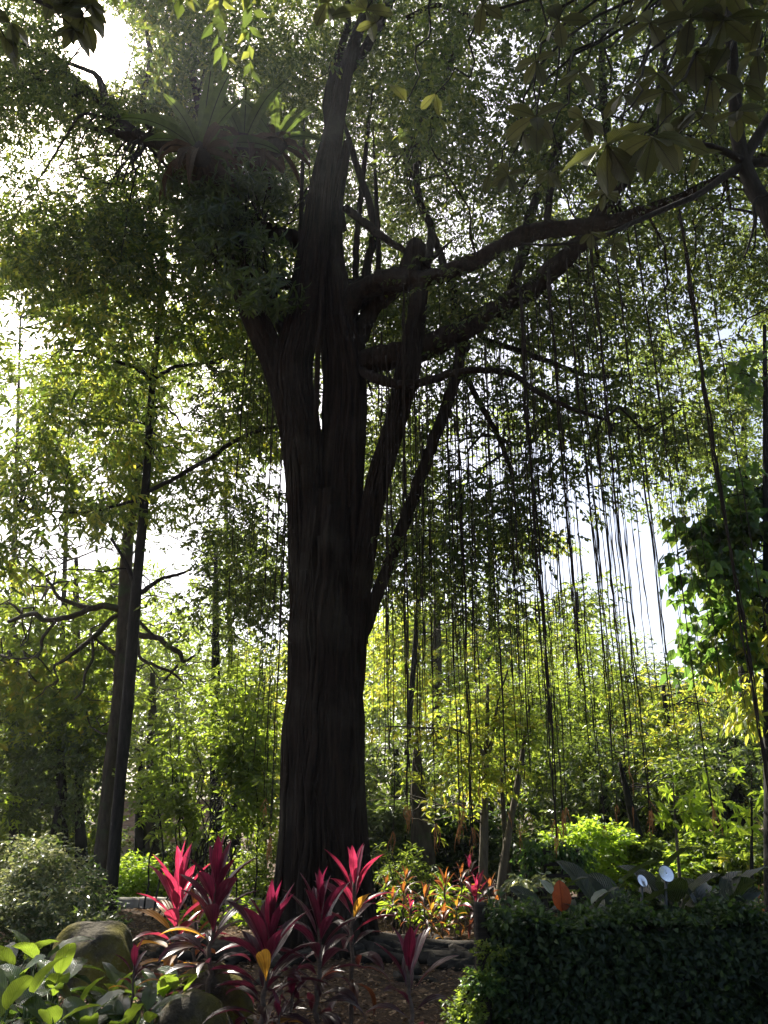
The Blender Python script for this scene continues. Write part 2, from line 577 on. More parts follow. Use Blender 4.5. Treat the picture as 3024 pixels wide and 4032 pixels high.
M['pale_bark'] = rough_mat('pale_bark', [(.3, (.05, .042, .03)), (.75, (.16, .135, .10))], (18, 18, 5), 7, .9, .7, .015, .2)
M['root'] = rough_mat('root', [(.3, (.018, .014, .011)), (.8, (.055, .042, .032))], (30, 30, 6), 4, .95, .5, .01, .1)
M['root_tip'] = rough_mat('root_tip', [(.3, (.30, .12, .035)), (.8, (.52, .25, .09))], (20, 20, 4), 3, .8, .3, .01, .2)
M['stem'] = rough_mat('stem', [(.3, (.05, .035, .025)), (.8, (.14, .1, .075))], (20, 20, 60), 4, .8, .5, .008, .3)
M['ground'] = rough_mat('ground', [(.25, (.028, .019, .013)), (.5, (.085, .056, .036)), (.75, (.17, .115, .07))], (22, 22, 22), 10, 1, 1.0, .05, .1,
                        ((.045, .032, .024), .9, .45, .7))
M['moss_stone'] = rough_mat('moss_stone', [(.25, (.025, .022, .018)), (.75, (.13, .115, .085))], (9, 9, 9), 14, .95, 1.0, .14, .12, ((.16, .14, .03), 2.6, .42, .58))
M['stone'] = rough_mat('stone', [(.25, (.2, .18, .15)), (.75, (.42, .39, .34))], (9, 9, 9), 8, .9, .5, .02, .2)
M['path'] = rough_mat('path', [(.25, (.16, .14, .11)), (.75, (.3, .27, .22))], (8, 8, 8), 8, .95, .4, .02, .15)
M['old_wood'] = rough_mat('old_wood', [(.3, (.018, .015, .012)), (.8, (.06, .05, .04))], (4, 4, 40), 6, .9, .6, .01, .15)
M['wall'] = rough_mat('wall', [(.3, (.42, .4, .33)), (.8, (.6, .57, .48))], (3, 3, 3), 6, .9, .2, .01, .2)
M['tile'] = rough_mat('tile', [(.3, (.2, .12, .09)), (.8, (.38, .25, .2))], (6, 6, 6), 6, .85, .4, .02, .2)
M['metal'] = rough_mat('metal', [(.3, (.03, .03, .03)), (.8, (.07, .07, .065))], (9, 9, 9), 4, .5, .1, .01, .5)
# cordyline: crimson when young, maroon to bronze when old
M['crimson_leaf'] = blade_mat('crimson_leaf', [(0, (.26, .025, .075)), (.3, (.12, .015, .04)), (.62, (.035, .012, .018)), (1, (.04, .018, .016))],
                              [(0, (.78, .06, .15)), (.3, (.5, .04, .09)), (.62, (.18, .025, .035)), (1, (.32, .10, .03))], .5, .32, .55, 3, 3, (.55, .4, .45), .1, .15)
M['maroon_leaf'] = blade_mat('maroon_leaf', [(0, (.10, .012, .028)), (.25, (.04, .010, .016)), (1, (.02, .011, .015))],
                             [(0, (.46, .035, .11)), (.3, (.17, .02, .05)), (1, (.08, .02, .025))], .4, .32, .55, 3, 3, (.55, .4, .45), .1, .15)
M['bronze_leaf'] = blade_mat('bronze_leaf', [(0, (.22, .06, .02)), (.3, (.09, .032, .022)), (1, (.05, .024, .018))],
                             [(0, (.75, .26, .045)), (.3, (.4, .12, .04)), (1, (.26, .09, .03))], .45, .35, .55, 3, 3, (.6, .5, .5), .15, .15)
M['amber_leaf'] = blade_mat('amber_leaf', [(0, (.3, .15, .03)), (1, (.24, .11, .02))], [(0, (.8, .42, .05)), (1, (.7, .35, .04))], .5, .4, .4, 3, 3, (.6, .5, .5))
M['broad_leaf'] = blade_mat('broad_leaf', [(0, (.04, .085, .02)), (.5, (.022, .055, .016)), (1, (.016, .04, .014))],
                            [(0, (.36, .5, .045)), (.5, (.15, .25, .03)), (1, (.08, .14, .02))], .38, .24, .8, 9, 2.2, (.8, .85, .7), .15, .5)
M['ear_leaf'] = blade_mat('ear_leaf', [(0, (.018, .032, .014)), (1, (.012, .022, .011))], [(0, (.14, .2, .04)), (1, (.08, .13, .03))], .25, .36, .4, 10, 2, (.8, .8, .8), .1, .6)
M['rust_leaf'] = blade_mat('rust_leaf', [(0, (.25, .06, .02)), (1, (.25, .06, .02))], [(0, (.75, .17, .04)), (1, (.75, .17, .04))], .5, .4, .4, 10, 2, (.7, .6, .6), .05, .4)
M['olive_leaf'] = blade_mat('olive_leaf', [(0, (.045, .055, .018)), (1, (.03, .042, .014))], [(0, (.17, .175, .04)), (1, (.09, .105, .025))], .4, .4, .4, 9, 2.5, (.4, .4, .4), .3, .3)
M['nest_leaf'] = blade_mat('nest_leaf', [(0, (.06, .11, .03)), (1, (.03, .06, .02))], [(0, (.24, .33, .05)), (1, (.09, .15, .03))], .4, .45, .3, 24, 1, (.15, .12, .1), .3, .3)
M['dead_leaf'] = blade_mat('dead_leaf', [(0, (.05, .033, .02)), (1, (.12, .085, .055))], [(0, (.12, .07, .03)), (1, (.2, .12, .05))], .25, .8, .15, 6, 2, (.6, .6, .6), .3, .4)
M['grass_leaf'] = blade_mat('grass_leaf', [(0, (.06, .12, .02)), (1, (.04, .09, .02))], [(0, (.36, .55, .05)), (1, (.25, .4, .05))], .45, .4, .4, 3, 2, (.8, .8, .8), .2, .1)


# ------------------------------------------------------------------ things
def tag(o, label=None, cat=None, group=None, kind=None):
    if label: o['label'] = label
    if cat: o['category'] = cat
    if group: o['group'] = group
    if kind: o['kind'] = kind
    return o


def thing(name, label, cat, loc=(0, 0, 0), group=None):
    o = bpy.data.objects.new(name, None)
    o.empty_display_size = .2
    COL.objects.link(o)
    o.location = [float(x) for x in loc]
    return tag(o, label, cat, group)


def at_ground(u, Y):
    """foot of something that stands at forward distance Y in picture column u (at knee height)"""
    x = float(P(u, 3300, Y)[0])
    return np.array([x, Y, float(ground_z(x, Y))])


# patches of sunshine (world places; the leaves leave these ways to the sun open)
for a in [(700, 3430, 7.2, .42), (690, 3640, 7.2, .25), (1490, 3390, 7.0, .28), (1060, 3470, 5.8, .12), (1680, 3700, 11.3, .8), (1560, 3700, 11.5, .5), (1820, 3690, 11.3, .6),
          (1680, 3520, 11.6, .9), (1880, 3470, 11.4, .6), (200, 3780, 6.5, .24), (90, 3760, 6.5, .16), (640, 3860, 6.5, .26), (330, 3960, 5.9, .14), (120, 3930, 5.8, .14), (600, 3580, 14.4, .6), (1000, 3600, 14.4, .5), (368, 3660, 8.5, .42), (330, 3700, 8.4, .14), (825, 3835, 6.8, .34), (750, 3890, 6.3, .26), (900, 3560, 12.0, .4), (1150, 3560, 5.9, .1), (980, 3500, 13, .5),
          (110, 3420, 9.5, .42), (40, 3560, 9.3, .28), (230, 3520, 9.4, .22), (540, 3450, 15.6, 1.0), (850, 3590, 14.4, .5), (1790, 3990, 6.6, .16), (250, 1700, 11.8, 1.0), (2700, 2950, 15, 2.6), (2990, 2650, 9.5, 1.0),
          (1700, 2500, 19, 2.6), (1640, 2880, 14, 1.3), (2340, 3330, 13, .8), (2700, 3380, 12, .6), (150, 2720, 16, 1.6), (350, 2480, 18, 2.2), (2150, 2560, 18, 1.8),
          (820, 3000, 14.5, 1.0), (1040, 2800, 19, 1.2), (600, 2650, 16, 1.8), (300, 3000, 15.5, 1.3), (850, 2450, 17.5, 2.0), (100, 2550, 15, 1.5), (1950, 2900, 16, 1.3), (2010, 2650, 16, 1.2), (600, 2950, 16.5, 1.2), (950, 2950, 14, 1.0), (1110, 430, 10, .35), (550, 200, 8.6, .8)]:
    tunnel(*a)


# ------------------------------------------------------------------ setting: ground, path
def build_ground():
    xs = np.unique(np.concatenate([np.linspace(-160, -14, 16), np.linspace(-14, 14, 113), np.linspace(14, 160, 16)]))
    ys = np.unique(np.concatenate([np.linspace(-40, 3, 12), np.linspace(3, 18, 91), np.linspace(18, 260, 40)]))
    X, Y = np.meshgrid(xs, ys)
    rng = np.random.default_rng(3)
    Z = ground_z(X, Y) + np.where((Y > 3) & (Y < 17) & (abs(X) < 13), rng.normal(0, .007, X.shape), 0)
    v = np.stack([X, Y, Z], -1).reshape(-1, 3)
    nx = len(xs)
    i, k = np.meshgrid(np.arange(len(ys) - 1), np.arange(nx - 1), indexing='ij')
    q = np.stack([i * nx + k, i * nx + k + 1, (i + 1) * nx + k + 1, (i + 1) * nx + k], -1).reshape(-1, 4)
    tag(mesh_obj('ground', v, [q], M['ground'], smooth=True), kind='structure')
    # the path behind the big tree, with a stone kerb on its near side
    path_y = lambda x: 14.65 + .035 * x + .012 * x * x
    x = np.linspace(-14, 14, 57)
    rows = []
    for off in (0.0, 1.6):
        rows.append(np.stack([x, path_y(x) + off, ground_z(x, path_y(x) + off) + .05], 1))
    v = np.concatenate(rows)
    q = np.array([[k, k + 1, 57 + k + 1, 57 + k] for k in range(56)])
    tag(mesh_obj('path', v, [q], M['path'], smooth=True), kind='structure')
    prof = [(-.02, -.25), (-.02, .13), (0, .15), (.14, .15), (.16, .13), (.16, -.25)]
    kb = MB()
    joint = np.linspace(-14, 14, 29)
    for a, b in zip(joint[:-1], joint[1:]):
        h = float(rng.normal(0, .008))
        pts = []
        for xx in (a + .008, b - .008):
            for (o, z) in prof:
                y = path_y(xx) - .17 + o
                pts.append([xx, y, float(ground_z(xx, y)) + z + (h if z > 0 else 0)])
        n = len(prof)
        kb.add(pts, [np.array([[k, n + k, n + k + 1, k + 1] for k in range(n - 1)]), np.array([list(range(n)), list(range(2 * n - 1, n - 1, -1))])])
    tag(kb.build('kerb', M['stone'], smooth=False), kind='structure')


build_ground()


# ------------------------------------------------------------------ the great fig tree
def strangler():
    rng = np.random.default_rng(11)
    loc = P(1280, 3740, 10.6)
    loc[2] = 0.0
    root = thing('fig_tree', 'huge dark fig tree with a fluted trunk and a curtain of hanging roots', 'tree', loc)
    Y0 = 10.5
    mb = MB()

    def flute(amp=.16, hi=.05):
        ph = rng.uniform(0, 6.28, 10)
        return lambda th, L: (1 + amp * .55 * np.sin(5 * th + ph[0] + .10 * L) + amp * .45 * np.sin(9 * th + ph[1] - .15 * L) + hi * np.sin(17 * th + ph[2] + .2 * L)
                              + hi * .9 * np.sin(31 * th + ph[3] - .25 * L) + .03 * np.sin(2 * th + 1.3 * L + ph[4]) + .02 * np.sin(3 * th - 2.9 * L + ph[5]))
    # the lower bole, then the stems it divides into
    stems = [
        [(1285, 3800, Y0, 470), (1280, 3700, Y0, 400), (1275, 3560, Y0, 365), (1270, 3300, Y0, 318), (1272, 3050, Y0, 300), (1275, 2850, Y0, 300), (1278, 2720, Y0, 272), (1275, 2500, Y0, 262), (1280, 2300, Y0, 240),
         (1285, 2100, Y0, 215), (1290, 1950, Y0, 180)],
        [(1240, 2750, Y0, 80), (1228, 2600, Y0, 120), (1215, 2250, Y0, 140), (1205, 1950, Y0, 140), (1185, 1700, Y0, 150), (1150, 1480, Y0, 150), (1190, 1280, Y0, 125), (1220, 1080, Y0 - .1, 115), (1250, 900, Y0 - .2, 100), (1270, 720, Y0 - .2, 82),
         (1320, 480, Y0, 62), (1370, 250, Y0, 48), (1440, 40, Y0, 36), (1500, -160, Y0, 28)],
        [(1130, 1560, Y0, 110), (1075, 1400, Y0, 100), (1015, 1270, Y0, 95), (960, 1120, Y0, 95), (930, 960, Y0, 100), (920, 820, Y0, 80), (860, 650, Y0, 50), (780, 540, Y0, 40)],
        [(1340, 2700, Y0, 90), (1345, 2500, Y0, 140), (1345, 2150, Y0, 150), (1355, 1850, Y0, 145), (1375, 1600, Y0, 135), (1370, 1430, Y0, 125), (1348, 1300, Y0, 110), (1335, 1150, Y0, 85), (1320, 980, Y0, 60), (1330, 800, Y0 + .1, 44), (1370, 560, Y0 + .2, 34)],
        [(1365, 2900, Y0, 60), (1380, 2650, Y0 - .05, 96), (1405, 2350, Y0 - .1, 90), (1445, 2100, Y0 - .1, 80), (1500, 1850, Y0 - .15, 82), (1570, 1620, Y0 - .2, 78), (1610, 1430, Y0 - .3, 85), (1640, 1250, Y0 - .35, 65), (1655, 1080, Y0 - .45, 62)],
    ]
    for s in stems:
        p, r = pix_path(s, 70)
        mb.tube(p, r * .96, 56, flute())
    # roots that have grown together down the bole
    for k in range(150):
        s = stems[int(rng.choice(len(stems), p=[.45, .2, .05, .15, .15]))]
        p, r = pix_path(s, 40)
        n0 = rng.integers(0, 12)
        n1 = rng.integers(24, 40)
        p, r = p[n0:n1], r[n0:n1]
        th = rng.uniform(0, 6.28) + np.linspace(0, rng.normal(0, .5), len(p)) + .05 * np.sin(np.arange(len(p)) * .9 + rng.uniform(0, 6))
        rr = r * rng.uniform(.97, 1.06)
        q = p + np.stack([np.cos(th) * rr, -np.abs(np.sin(th)) * rr if k % 5 else np.sin(th) * rr, 0 * rr], 1)
        w = rng.uniform(.006, .03) * (1 if k % 4 else 1.5)
        mb.tube(q, w * (1 + .25 * np.sin(np.arange(len(q)) * .7 + k)), 6)
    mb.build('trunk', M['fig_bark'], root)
    # stub of a cut limb, and the great limbs
    def limb(rows, n=46, sides=18, amp=.14, mat='fig_bark', name='limb', jit=.10):
        m = MB()
        p, r = pix_path(rows, n)
        p[1:] += rng.normal(0, 1, p[1:].shape) * r[1:, None] * jit
        m.tube(p, r, sides, bark_lobes(rng, amp, (3, 7), 3.0))
        return m.build(name, M[mat], root)
    limb([(1585, 1125, Y0 - .4, 96), (1612, 1060, Y0 - .45, 84), (1636, 985, Y0 - .45, 80), (1640, 958, Y0 - .45, 62), (1641, 945, Y0 - .45, 30)], 24, 24, .16, jit=.03)
    limb([(1345, 1330, Y0, 80), (1365, 1220, Y0 - .05, 84), (1430, 1140, Y0 - .15, 84), (1560, 1095, Y0 - .4, 84), (1680, 1095, Y0 - .5, 62), (1790, 1060, Y0 - .7, 66), (1900, 1010, Y0 - .9, 64), (2010, 945, Y0 - 1.0, 64), (2130, 905, Y0 - 1.1, 62), (2260, 895, Y0 - 1.2, 60),
          (2380, 880, Y0 - 1.3, 54), (2540, 830, Y0 - 1.5, 46), (2680, 780, Y0 - 1.7, 40), (2860, 690, Y0 - 1.9, 34), (3060, 590, Y0 - 2.1, 28)], 70)
    limb([(1365, 1500, Y0, 70), (1420, 1440, Y0, 92), (1520, 1412, Y0 - .1, 96), (1640, 1385, Y0 - .2, 100), (1750, 1340, Y0 - .3, 90), (1860, 1285, Y0 - .4, 84), (1960, 1220, Y0 - .5, 80), (2070, 1150, Y0 - .6, 76), (2170, 1070, Y0 - .7, 74), (2260, 980, Y0 - .8, 72),
          (2330, 890, Y0 - .9, 66), (2390, 790, Y0 - 1, 58), (2470, 680, Y0 - 1, 46), (2560, 520, Y0 - 1, 38), (2600, 330, Y0 - 1, 30), (2640, 60, Y0 - 1, 24)], 70)
    limb([(1365, 1420, Y0 + .1, 36), (1420, 1460, Y0 - .1, 40), (1490, 1492, Y0 - .5, 42), (1580, 1515, Y0 - .6, 38), (1700, 1495, Y0 - .7, 32), (1800, 1465, Y0 - .8, 30), (1920, 1460, Y0 - .9, 26), (2020, 1475, Y0 - 1, 24), (2110, 1540, Y0 - 1.1, 20), (2230, 1600, Y0 - 1.2, 17),
          (2380, 1650, Y0 - 1.3, 12)], 50, 10)
    limb([(1830, 1480, Y0 + .4, 26), (1890, 1590, Y0 + .4, 24), (1960, 1720, Y0 + .4, 20), (2010, 1850, Y0 + .4, 16), (2030, 1980, Y0 + .4, 9)], 30, 8)
    limb([(1880, 1330, Y0 + .3, 26), (2040, 1380, Y0 + .3, 24), (2180, 1430, Y0 + .3, 20), (2320, 1480, Y0 + .3, 17), (2470, 1480, Y0 + .3, 11)], 30, 8)
    # the leaning stem right of the trunk
    limb([(1830, 1340, Y0 - .3, 46), (1795, 1480, Y0 - .2, 44), (1750, 1620, Y0 - .1, 46), (1690, 1790, Y0, 48), (1620, 1980, Y0, 48), (1540, 2200, Y0, 48), (1470, 2380, Y0, 50), (1415, 2530, Y0, 60)], 50, 16, .1, 'fig_bark')
    # uprights above the fork
    for rows in [[(1285, 1950, Y0 + .05, 50), (1290, 1560, Y0 + .1, 44), (1282, 1250, Y0 + .1, 40), (1295, 950, Y0 + .1, 36), (1330, 640, Y0 + .2, 26)], [(1235, 1900, Y0 - .1, 20), (1250, 1500, Y0 - .25, 22), (1262, 1200, Y0 - .25, 20), (1290, 850, Y0 - .2, 18), (1300, 560, Y0 - .1, 14)],
                 [(1400, 1400, Y0 + .3, 30), (1398, 1150, Y0 + .3, 28), (1410, 880, Y0 + .3, 22), (1440, 600, Y0 + .4, 18)], [(1165, 1500, Y0 - .2, 26), (1150, 1250, Y0 - .1, 24), (1180, 980, Y0, 20), (1190, 700, Y0 + .1, 16)],
                 [(1480, 1180, Y0 + .1, 22), (1490, 1000, Y0 + .2, 20), (1480, 760, Y0 + .3, 16)],[(1380, 1400, Y0, 80), (1450, 1250, Y0 + .1, 62), (1520, 1170, Y0, 60), (1590, 1110, Y0 - .2, 50)],
                 [(1440, 1260, Y0 + .2, 40), (1445, 1050, Y0 + .3, 36), (1470, 880, Y0 + .3, 30), (1400, 640, Y0 + .3, 26)],
                 [(1350, 900, Y0 + .1, 36), (1310, 640, Y0 + .3, 34), (1290, 420, Y0 + .4, 40), (1320, 260, Y0 + .5, 34), (1370, 80, Y0 + .5, 24), (1350, -120, Y0 + .5, 20)],
                 [(1360, 820, Y0 - .2, 34), (1460, 900, Y0 - .3, 32), (1550, 960, Y0 - .4, 26)],
                 [(1220, 960, Y0 + .2, 70), (1120, 930, Y0 + .1, 66), (1020, 900, Y0, 70), (930, 830, Y0, 60)],
                 [(1120, 1300, Y0 + .3, 60), (1060, 1130, Y0 + .4, 56), (1180, 1120, Y0 + .2, 40)],
                 [(1330, 330, Y0 + .2, 40), (1440, 180, Y0 + .2, 40), (1530, 20, Y0 + .3, 36), (1600, -150, Y0 + .3, 30)],
                 [(1680, 1050, Y0 + .2, 34), (1700, 900, Y0 + .4, 30), (1650, 780, Y0 + .5, 26), (1640, 560, Y0 + .6, 24), (1700, 330, Y0 + .8, 22), (1820, 60, Y0 + 1, 18)],
                 [(1660, 560, Y0 + .6, 20), (1740, 360, Y0 + .4, 24), (1830, 60, Y0 + .4, 22), (1850, -120, Y0 + .4, 20)],
                 [(1770, 1330, Y0 + .1, 46), (1790, 1180, Y0 + .3, 36), (1740, 1020, Y0 + .4, 32), (1690, 880, Y0 + .4, 24)],
                 [(2020, 1130, Y0 - .4, 40), (2060, 980, Y0 - .2, 44), (2080, 860, Y0, 36), (2150, 700, Y0, 30), (2200, 520, Y0, 26), (2230, 300, Y0, 18)],
                 [(2150, 920, Y0 - 1, 26), (2170, 720, Y0 - .9, 28), (2210, 500, Y0 - .8, 24), (2240, 320, Y0 - .8, 20), (2260, 60, Y0 - .8, 16)],
                 [(2330, 870, Y0 - 1.2, 24), (2400, 760, Y0 - 1.1, 20), (2390, 500, Y0 - 1.1, 34), (2370, 300, Y0 - 1.1, 28), (2380, 90, Y0 - 1.1, 20)],
                 [(560, 545, Y0 + .3, 46), (470, 480, Y0 + .4, 44), (420, 420, Y0 + .5, 40), (330, 345, Y0 + .6, 34), (250, 300, Y0 + .7, 28), (120, 320, Y0 + .8, 20), (-20, 360, Y0 + .9, 14)],
                 [(800, 560, Y0 + .1, 60), (680, 570, Y0 + .2, 54), (560, 545, Y0 + .3, 46)],
                 [(420, 420, Y0 + .5, 30), (400, 340, Y0 + .6, 28), (370, 290, Y0 + .7, 20), (250, 240, Y0 + .8, 14)],
                 [(470, 480, Y0 + .4, 14), (330, 450, Y0 + .3, 12), (260, 540, Y0 + .3, 10), (190, 650, Y0 + .3, 7)],
                 [(820, 560, Y0 + .4, 30), (780, 420, Y0 + .6, 26), (750, 200, Y0 + .8, 22), (740, -60, Y0 + 1, 18)],
                 [(620, 560, Y0 + .9, 26), (560, 420, Y0 + 1, 22), (590, 230, Y0 + 1, 18), (560, 20, Y0 + 1, 14)],
                 [(1600, 70, Y0 - 1, 18), (1720, 20, Y0 - 1.2, 16), (1850, 60, Y0 - 1.4, 15), (2000, 50, Y0 - 1.4, 12), (2150, 30, Y0 - 1.4, 8)]]:
        (ua, va, _, _), (ub, vb, yb, _) = rows[-2:]
        k = 260 / max(1, math.hypot(ub - ua, vb - va))
        limb(rows + [(ub + (ub - ua) * k, vb + (vb - va) * k, yb + .1, 4)], 36, 10, .12)
    # crown
    rng = np.random.default_rng(21)
    rects = [(430, -160, 1160, 230, 9, 13, 1.1), (520, 150, 1160, 620, 11.0, 13.5, 1.1), (1100, -160, 1700, 330, 11, 14, 1.2), (1100, 250, 1750, 1300, 11.4, 14, 1.15), (1640, -160, 3450, 620, 7.6, 12.5, 1.1), (-80, -160, 520, 1050, 10.2, 14, 1.7),
             (1750, 560, 3400, 1250, 10.0, 13, 1.1), (1350, 1150, 1800, 2350, 11.3, 14, .95),
             (1780, 1150, 3050, 1700, 9.6, 12.8, .85), (1760, 1650, 2760, 2150, 9.6, 12.5, .8), (1640, 2050, 2420, 2400, 9.8, 12, .6), (850, 1100, 1180, 2450, 11.0, 13.5, 1.0), (480, 300, 1150, 1050, 11.2, 13.5, .9)]
    C = patch_clusters(rects, rng, .45, 1.7)
    cm = MB()
    sprays(cm, C, .75, leaf_count(3.0, .098, .46), rng, L=.098, Wr=.46, per=9, tl=.3, droop=.45, up=.7)
    # unseen part of the crown overhead, added to shade the foreground from the sky
    ext = np.stack([rng.uniform(-10, 9, 900), rng.uniform(-9, 8.0, 900), rng.uniform(7.6, 12.5, 900)], 1)
    ext = ext[(proj(ext)[1] < -150) | (ext[:, 1] < 1)]
    sprays(cm, ext, .9, 70000, rng, L=.17, Wr=.46, per=9, tl=.35, droop=.4)
    cm.build('crown', M['fig_leaf'], root, smooth=False)
    # twigs that carry it
    tw = MB()
    skel = [pix_path(r, 12)[0] for r in ([(1400, 1110, 10.4, 9), (1790, 1060, 9.8, 9), (2260, 895, 9.3, 9), (2860, 690, 8.6, 9)], [(1520, 1410, 10.4, 9), (2070, 1150, 9.9, 9), (2390, 790, 9.5, 9), (2600, 330, 9.5, 9)],
                                     [(1270, 720, 10.3, 9), (1370, 250, 10.5, 9), (1500, -160, 10.5, 9)], [(560, 545, 10.8, 9), (250, 300, 11.2, 9)], [(780, 420, 11.1, 9), (740, -60, 11.5, 9)],
                                     [(1640, 560, 11, 9), (1820, 60, 11.5, 9)], [(2200, 520, 10, 9), (2260, 60, 9.7, 9)], [(1920, 1460, 9.6, 9), (2380, 1650, 9.2, 9)], [(1960, 1720, 10.9, 9), (2030, 1980, 10.9, 9)])]
    sk = np.concatenate(skel)
    for c in C[rng.permutation(len(C))[:420]]:
        d = np.linalg.norm(sk - c, axis=1)
        k = int(d.argmin())
        if d[k] < 3.2:
            p = wiggle(sk[k], c, rng, 9, .16, -.06)
            tw.tube(p, np.linspace(.007 + .006 * d[k], .004, 9), 5)
    tw.build('branchwork', M['limb_bark'], root)
    return root, Y0


FIG, FIG_Y = strangler()


def aerial_roots():
    rng = np.random.default_rng(5)

    def hang(m, u, Y, vt, vb, w, strands=1):
        # straight down from a limb: column u is read at photograph row 2300
        x, y = P(u, 2300, Y)[:2]
        zt, zb = float(P(u, vt, Y)[2]), float(P(u, vb, Y)[2])
        n = int(max(8, (zt - zb) / .16))
        z = np.linspace(zt, zb, n)
        r0 = (w * .72 if w > 7 else w * .85) / 2 * px(2300, Y)
        ends = []
        for s in range(strands):
            a, b, c = rng.uniform(0, 6.28, 3)
            sway = .012 if strands == 1 else r0 * 1.0
            q = np.stack([x + sway * np.sin(z * 1.1 + a) + .5 * sway * np.sin(z * 4.1 + b) + rng.normal(0, .003, n),
                          y + sway * np.cos(z * .9 + c) + rng.normal(0, .003, n), z + rng.uniform(-.2, .1) * (s > 0)], 1)
            rr = r0 * (1 if strands == 1 else .55) * (1 - .35 * np.linspace(0, 1, n)) * (1 + .35 * rng.normal(0, 1, n).clip(-1.5, 2))
            m.tube(q, np.maximum(rr, .0018), 5)
            ends.append(q[-1])
        return ends, r0

    def tips(ends, r0, parent):
        t = MB()
        for e in ends:
            for k in range(rng.integers(2, 5)):
                b = e + [rng.normal(0, .03), rng.normal(0, .03), -rng.uniform(.08, .3)]
                t.tube(wiggle(e + [0, 0, .02], b, rng, 5, .12), np.linspace(.005, .002, 5), 4)
        o = t.build('root_tip', M['root_tip'])
        o.parent = parent
        o.matrix_parent_inverse.identity()
        me = o.data
        co = np.zeros(len(me.vertices) * 3, np.float32)
        me.vertices.foreach_get('co', co)
        co = co.reshape(-1, 3) - np.array(FIG.location, np.float32)
        me.vertices.foreach_set('co', co.ravel())

    thick = [(2127, 9.0, 1150, 3260, 20, 3), (2150, 9.1, 1200, 3230, 10, 2), (2259, 9.0, 1080, 2700, 15, 3), (2350, 8.8, 1020, 2950, 14, 2), (2409, 8.9, 930, 3020, 8, 1), (2464, 8.6, 930, 3200, 14, 3), (2446, 8.7, 980, 2900, 6, 1),
             (2582, 8.4, 900, 2800, 9, 1), (2687, 8.2, 860, 3180, 12, 2), (2897, 8.0, 820, 3330, 22, 4), (2787, 8.3, 900, 2700, 6, 1), (1599, 9.6, 1120, 3180, 14, 3), (1826, 9.4, 1350, 3260, 14, 3), (1860, 9.4, 1400, 3100, 7, 1),
             (2022, 9.4, 1320, 3000, 9, 2), (2195, 9.2, 1150, 2800, 6, 1), (1794, 9.5, 1380, 3200, 8, 2), (1694, 9.6, 1440, 3250, 8, 2), (1545, 9.7, 1430, 3280, 7, 1), (1620, 10, 1120, 1700, 12, 3), (1655, 10, 1110, 1600, 9, 2),
             (1085, 10.2, 1350, 3150, 9, 2), (1020, 10.6, 1000, 2100, 6, 1), (905, 10.6, 1000, 2350, 7, 1), (1110, 10.1, 1500, 3300, 10, 3), (1040, 10.4, 1300, 3000, 5, 1), (2990, 8.2, 900, 2500, 10, 2), (2260, 9.1, 1000, 2600, 5, 1)]
    n = 0
    for (u, Y, vt, vb, w, s) in thick:
        m = MB()
        e, r0 = hang(m, u, Y, vt, vb, w, s)
        o = m.build('aerial_root', M['root'], FIG)
        if vb > 3000:
            tips(e, r0, o)
        n += 1
    while n < 100:
        u = float(rng.choice([rng.choice([1520, 1600, 1625, 1690, 1800, 1835, 1960, 2030, 2130, 2200, 2265, 2360, 2420, 2460]) + rng.normal(0, 20), rng.uniform(1480, 2600), rng.uniform(980, 1120)], p=[.68, .26, .06]))
        if 1140 < u < 1430:
            continue
        Y = rng.uniform(8.7, 11.2)
        m = MB()
        vb = rng.uniform(2450, 3280)
        e, r0 = hang(m, u, Y, rng.uniform(1150, 1700), vb, rng.uniform(4, 7.5), 1)
        o = m.build('aerial_root', M['root'], FIG)
        if vb > 3150:
            tips(e, r0, o)
        n += 1
    m = MB()
    for k in range(150):
        u = float(rng.choice([rng.choice([1500, 1570, 1640, 1670, 1760, 1815, 1850, 1940, 2010, 2090, 2125, 2150, 2240, 2700]) + rng.normal(0, 24), rng.uniform(1480, 2700), rng.uniform(900, 1120), rng.uniform(2650, 3020)], p=[.62, .22, .06, .1]))
        if 1140 < u < 1430:
            continue
        hang(m, u, rng.uniform(8.6, 11.6), rng.uniform(1000, 1800), rng.uniform(1900, 3150), rng.uniform(2.2, 4), 1)
    tag(m.build('root_curtain', M['root'], FIG), kind='stuff')
    # roots over the ground
    base = np.array(FIG.location)
    for k, (dx, dy) in enumerate([(2.9, -1.3), (3.4, -.5), (2.2, -2.0), (1.2, -2.2), (-1.5, -1.7), (-2.6, -1.4), (-3.2, -.4), (1.9, .9), (2.6, -1.75), (-.5, -2.1)]):
        m = MB()
        a = base + unit([dx, dy, 0]) * .45 + [0, 0, .12]
        p = wiggle(a, base + [dx, dy, 0], rng, 18, .16)
        p[:, 2] = ground_z(p[:, 0], p[:, 1]) + np.linspace(.10, -.02, 18) + .02 * np.sin(np.arange(18))
        m.tube(p, np.linspace(.085, .022, 18), 12, bark_lobes(rng, .2, (3, 5), 3))
        m.build('surface_root', M['limb_bark'], FIG)


aerial_roots()


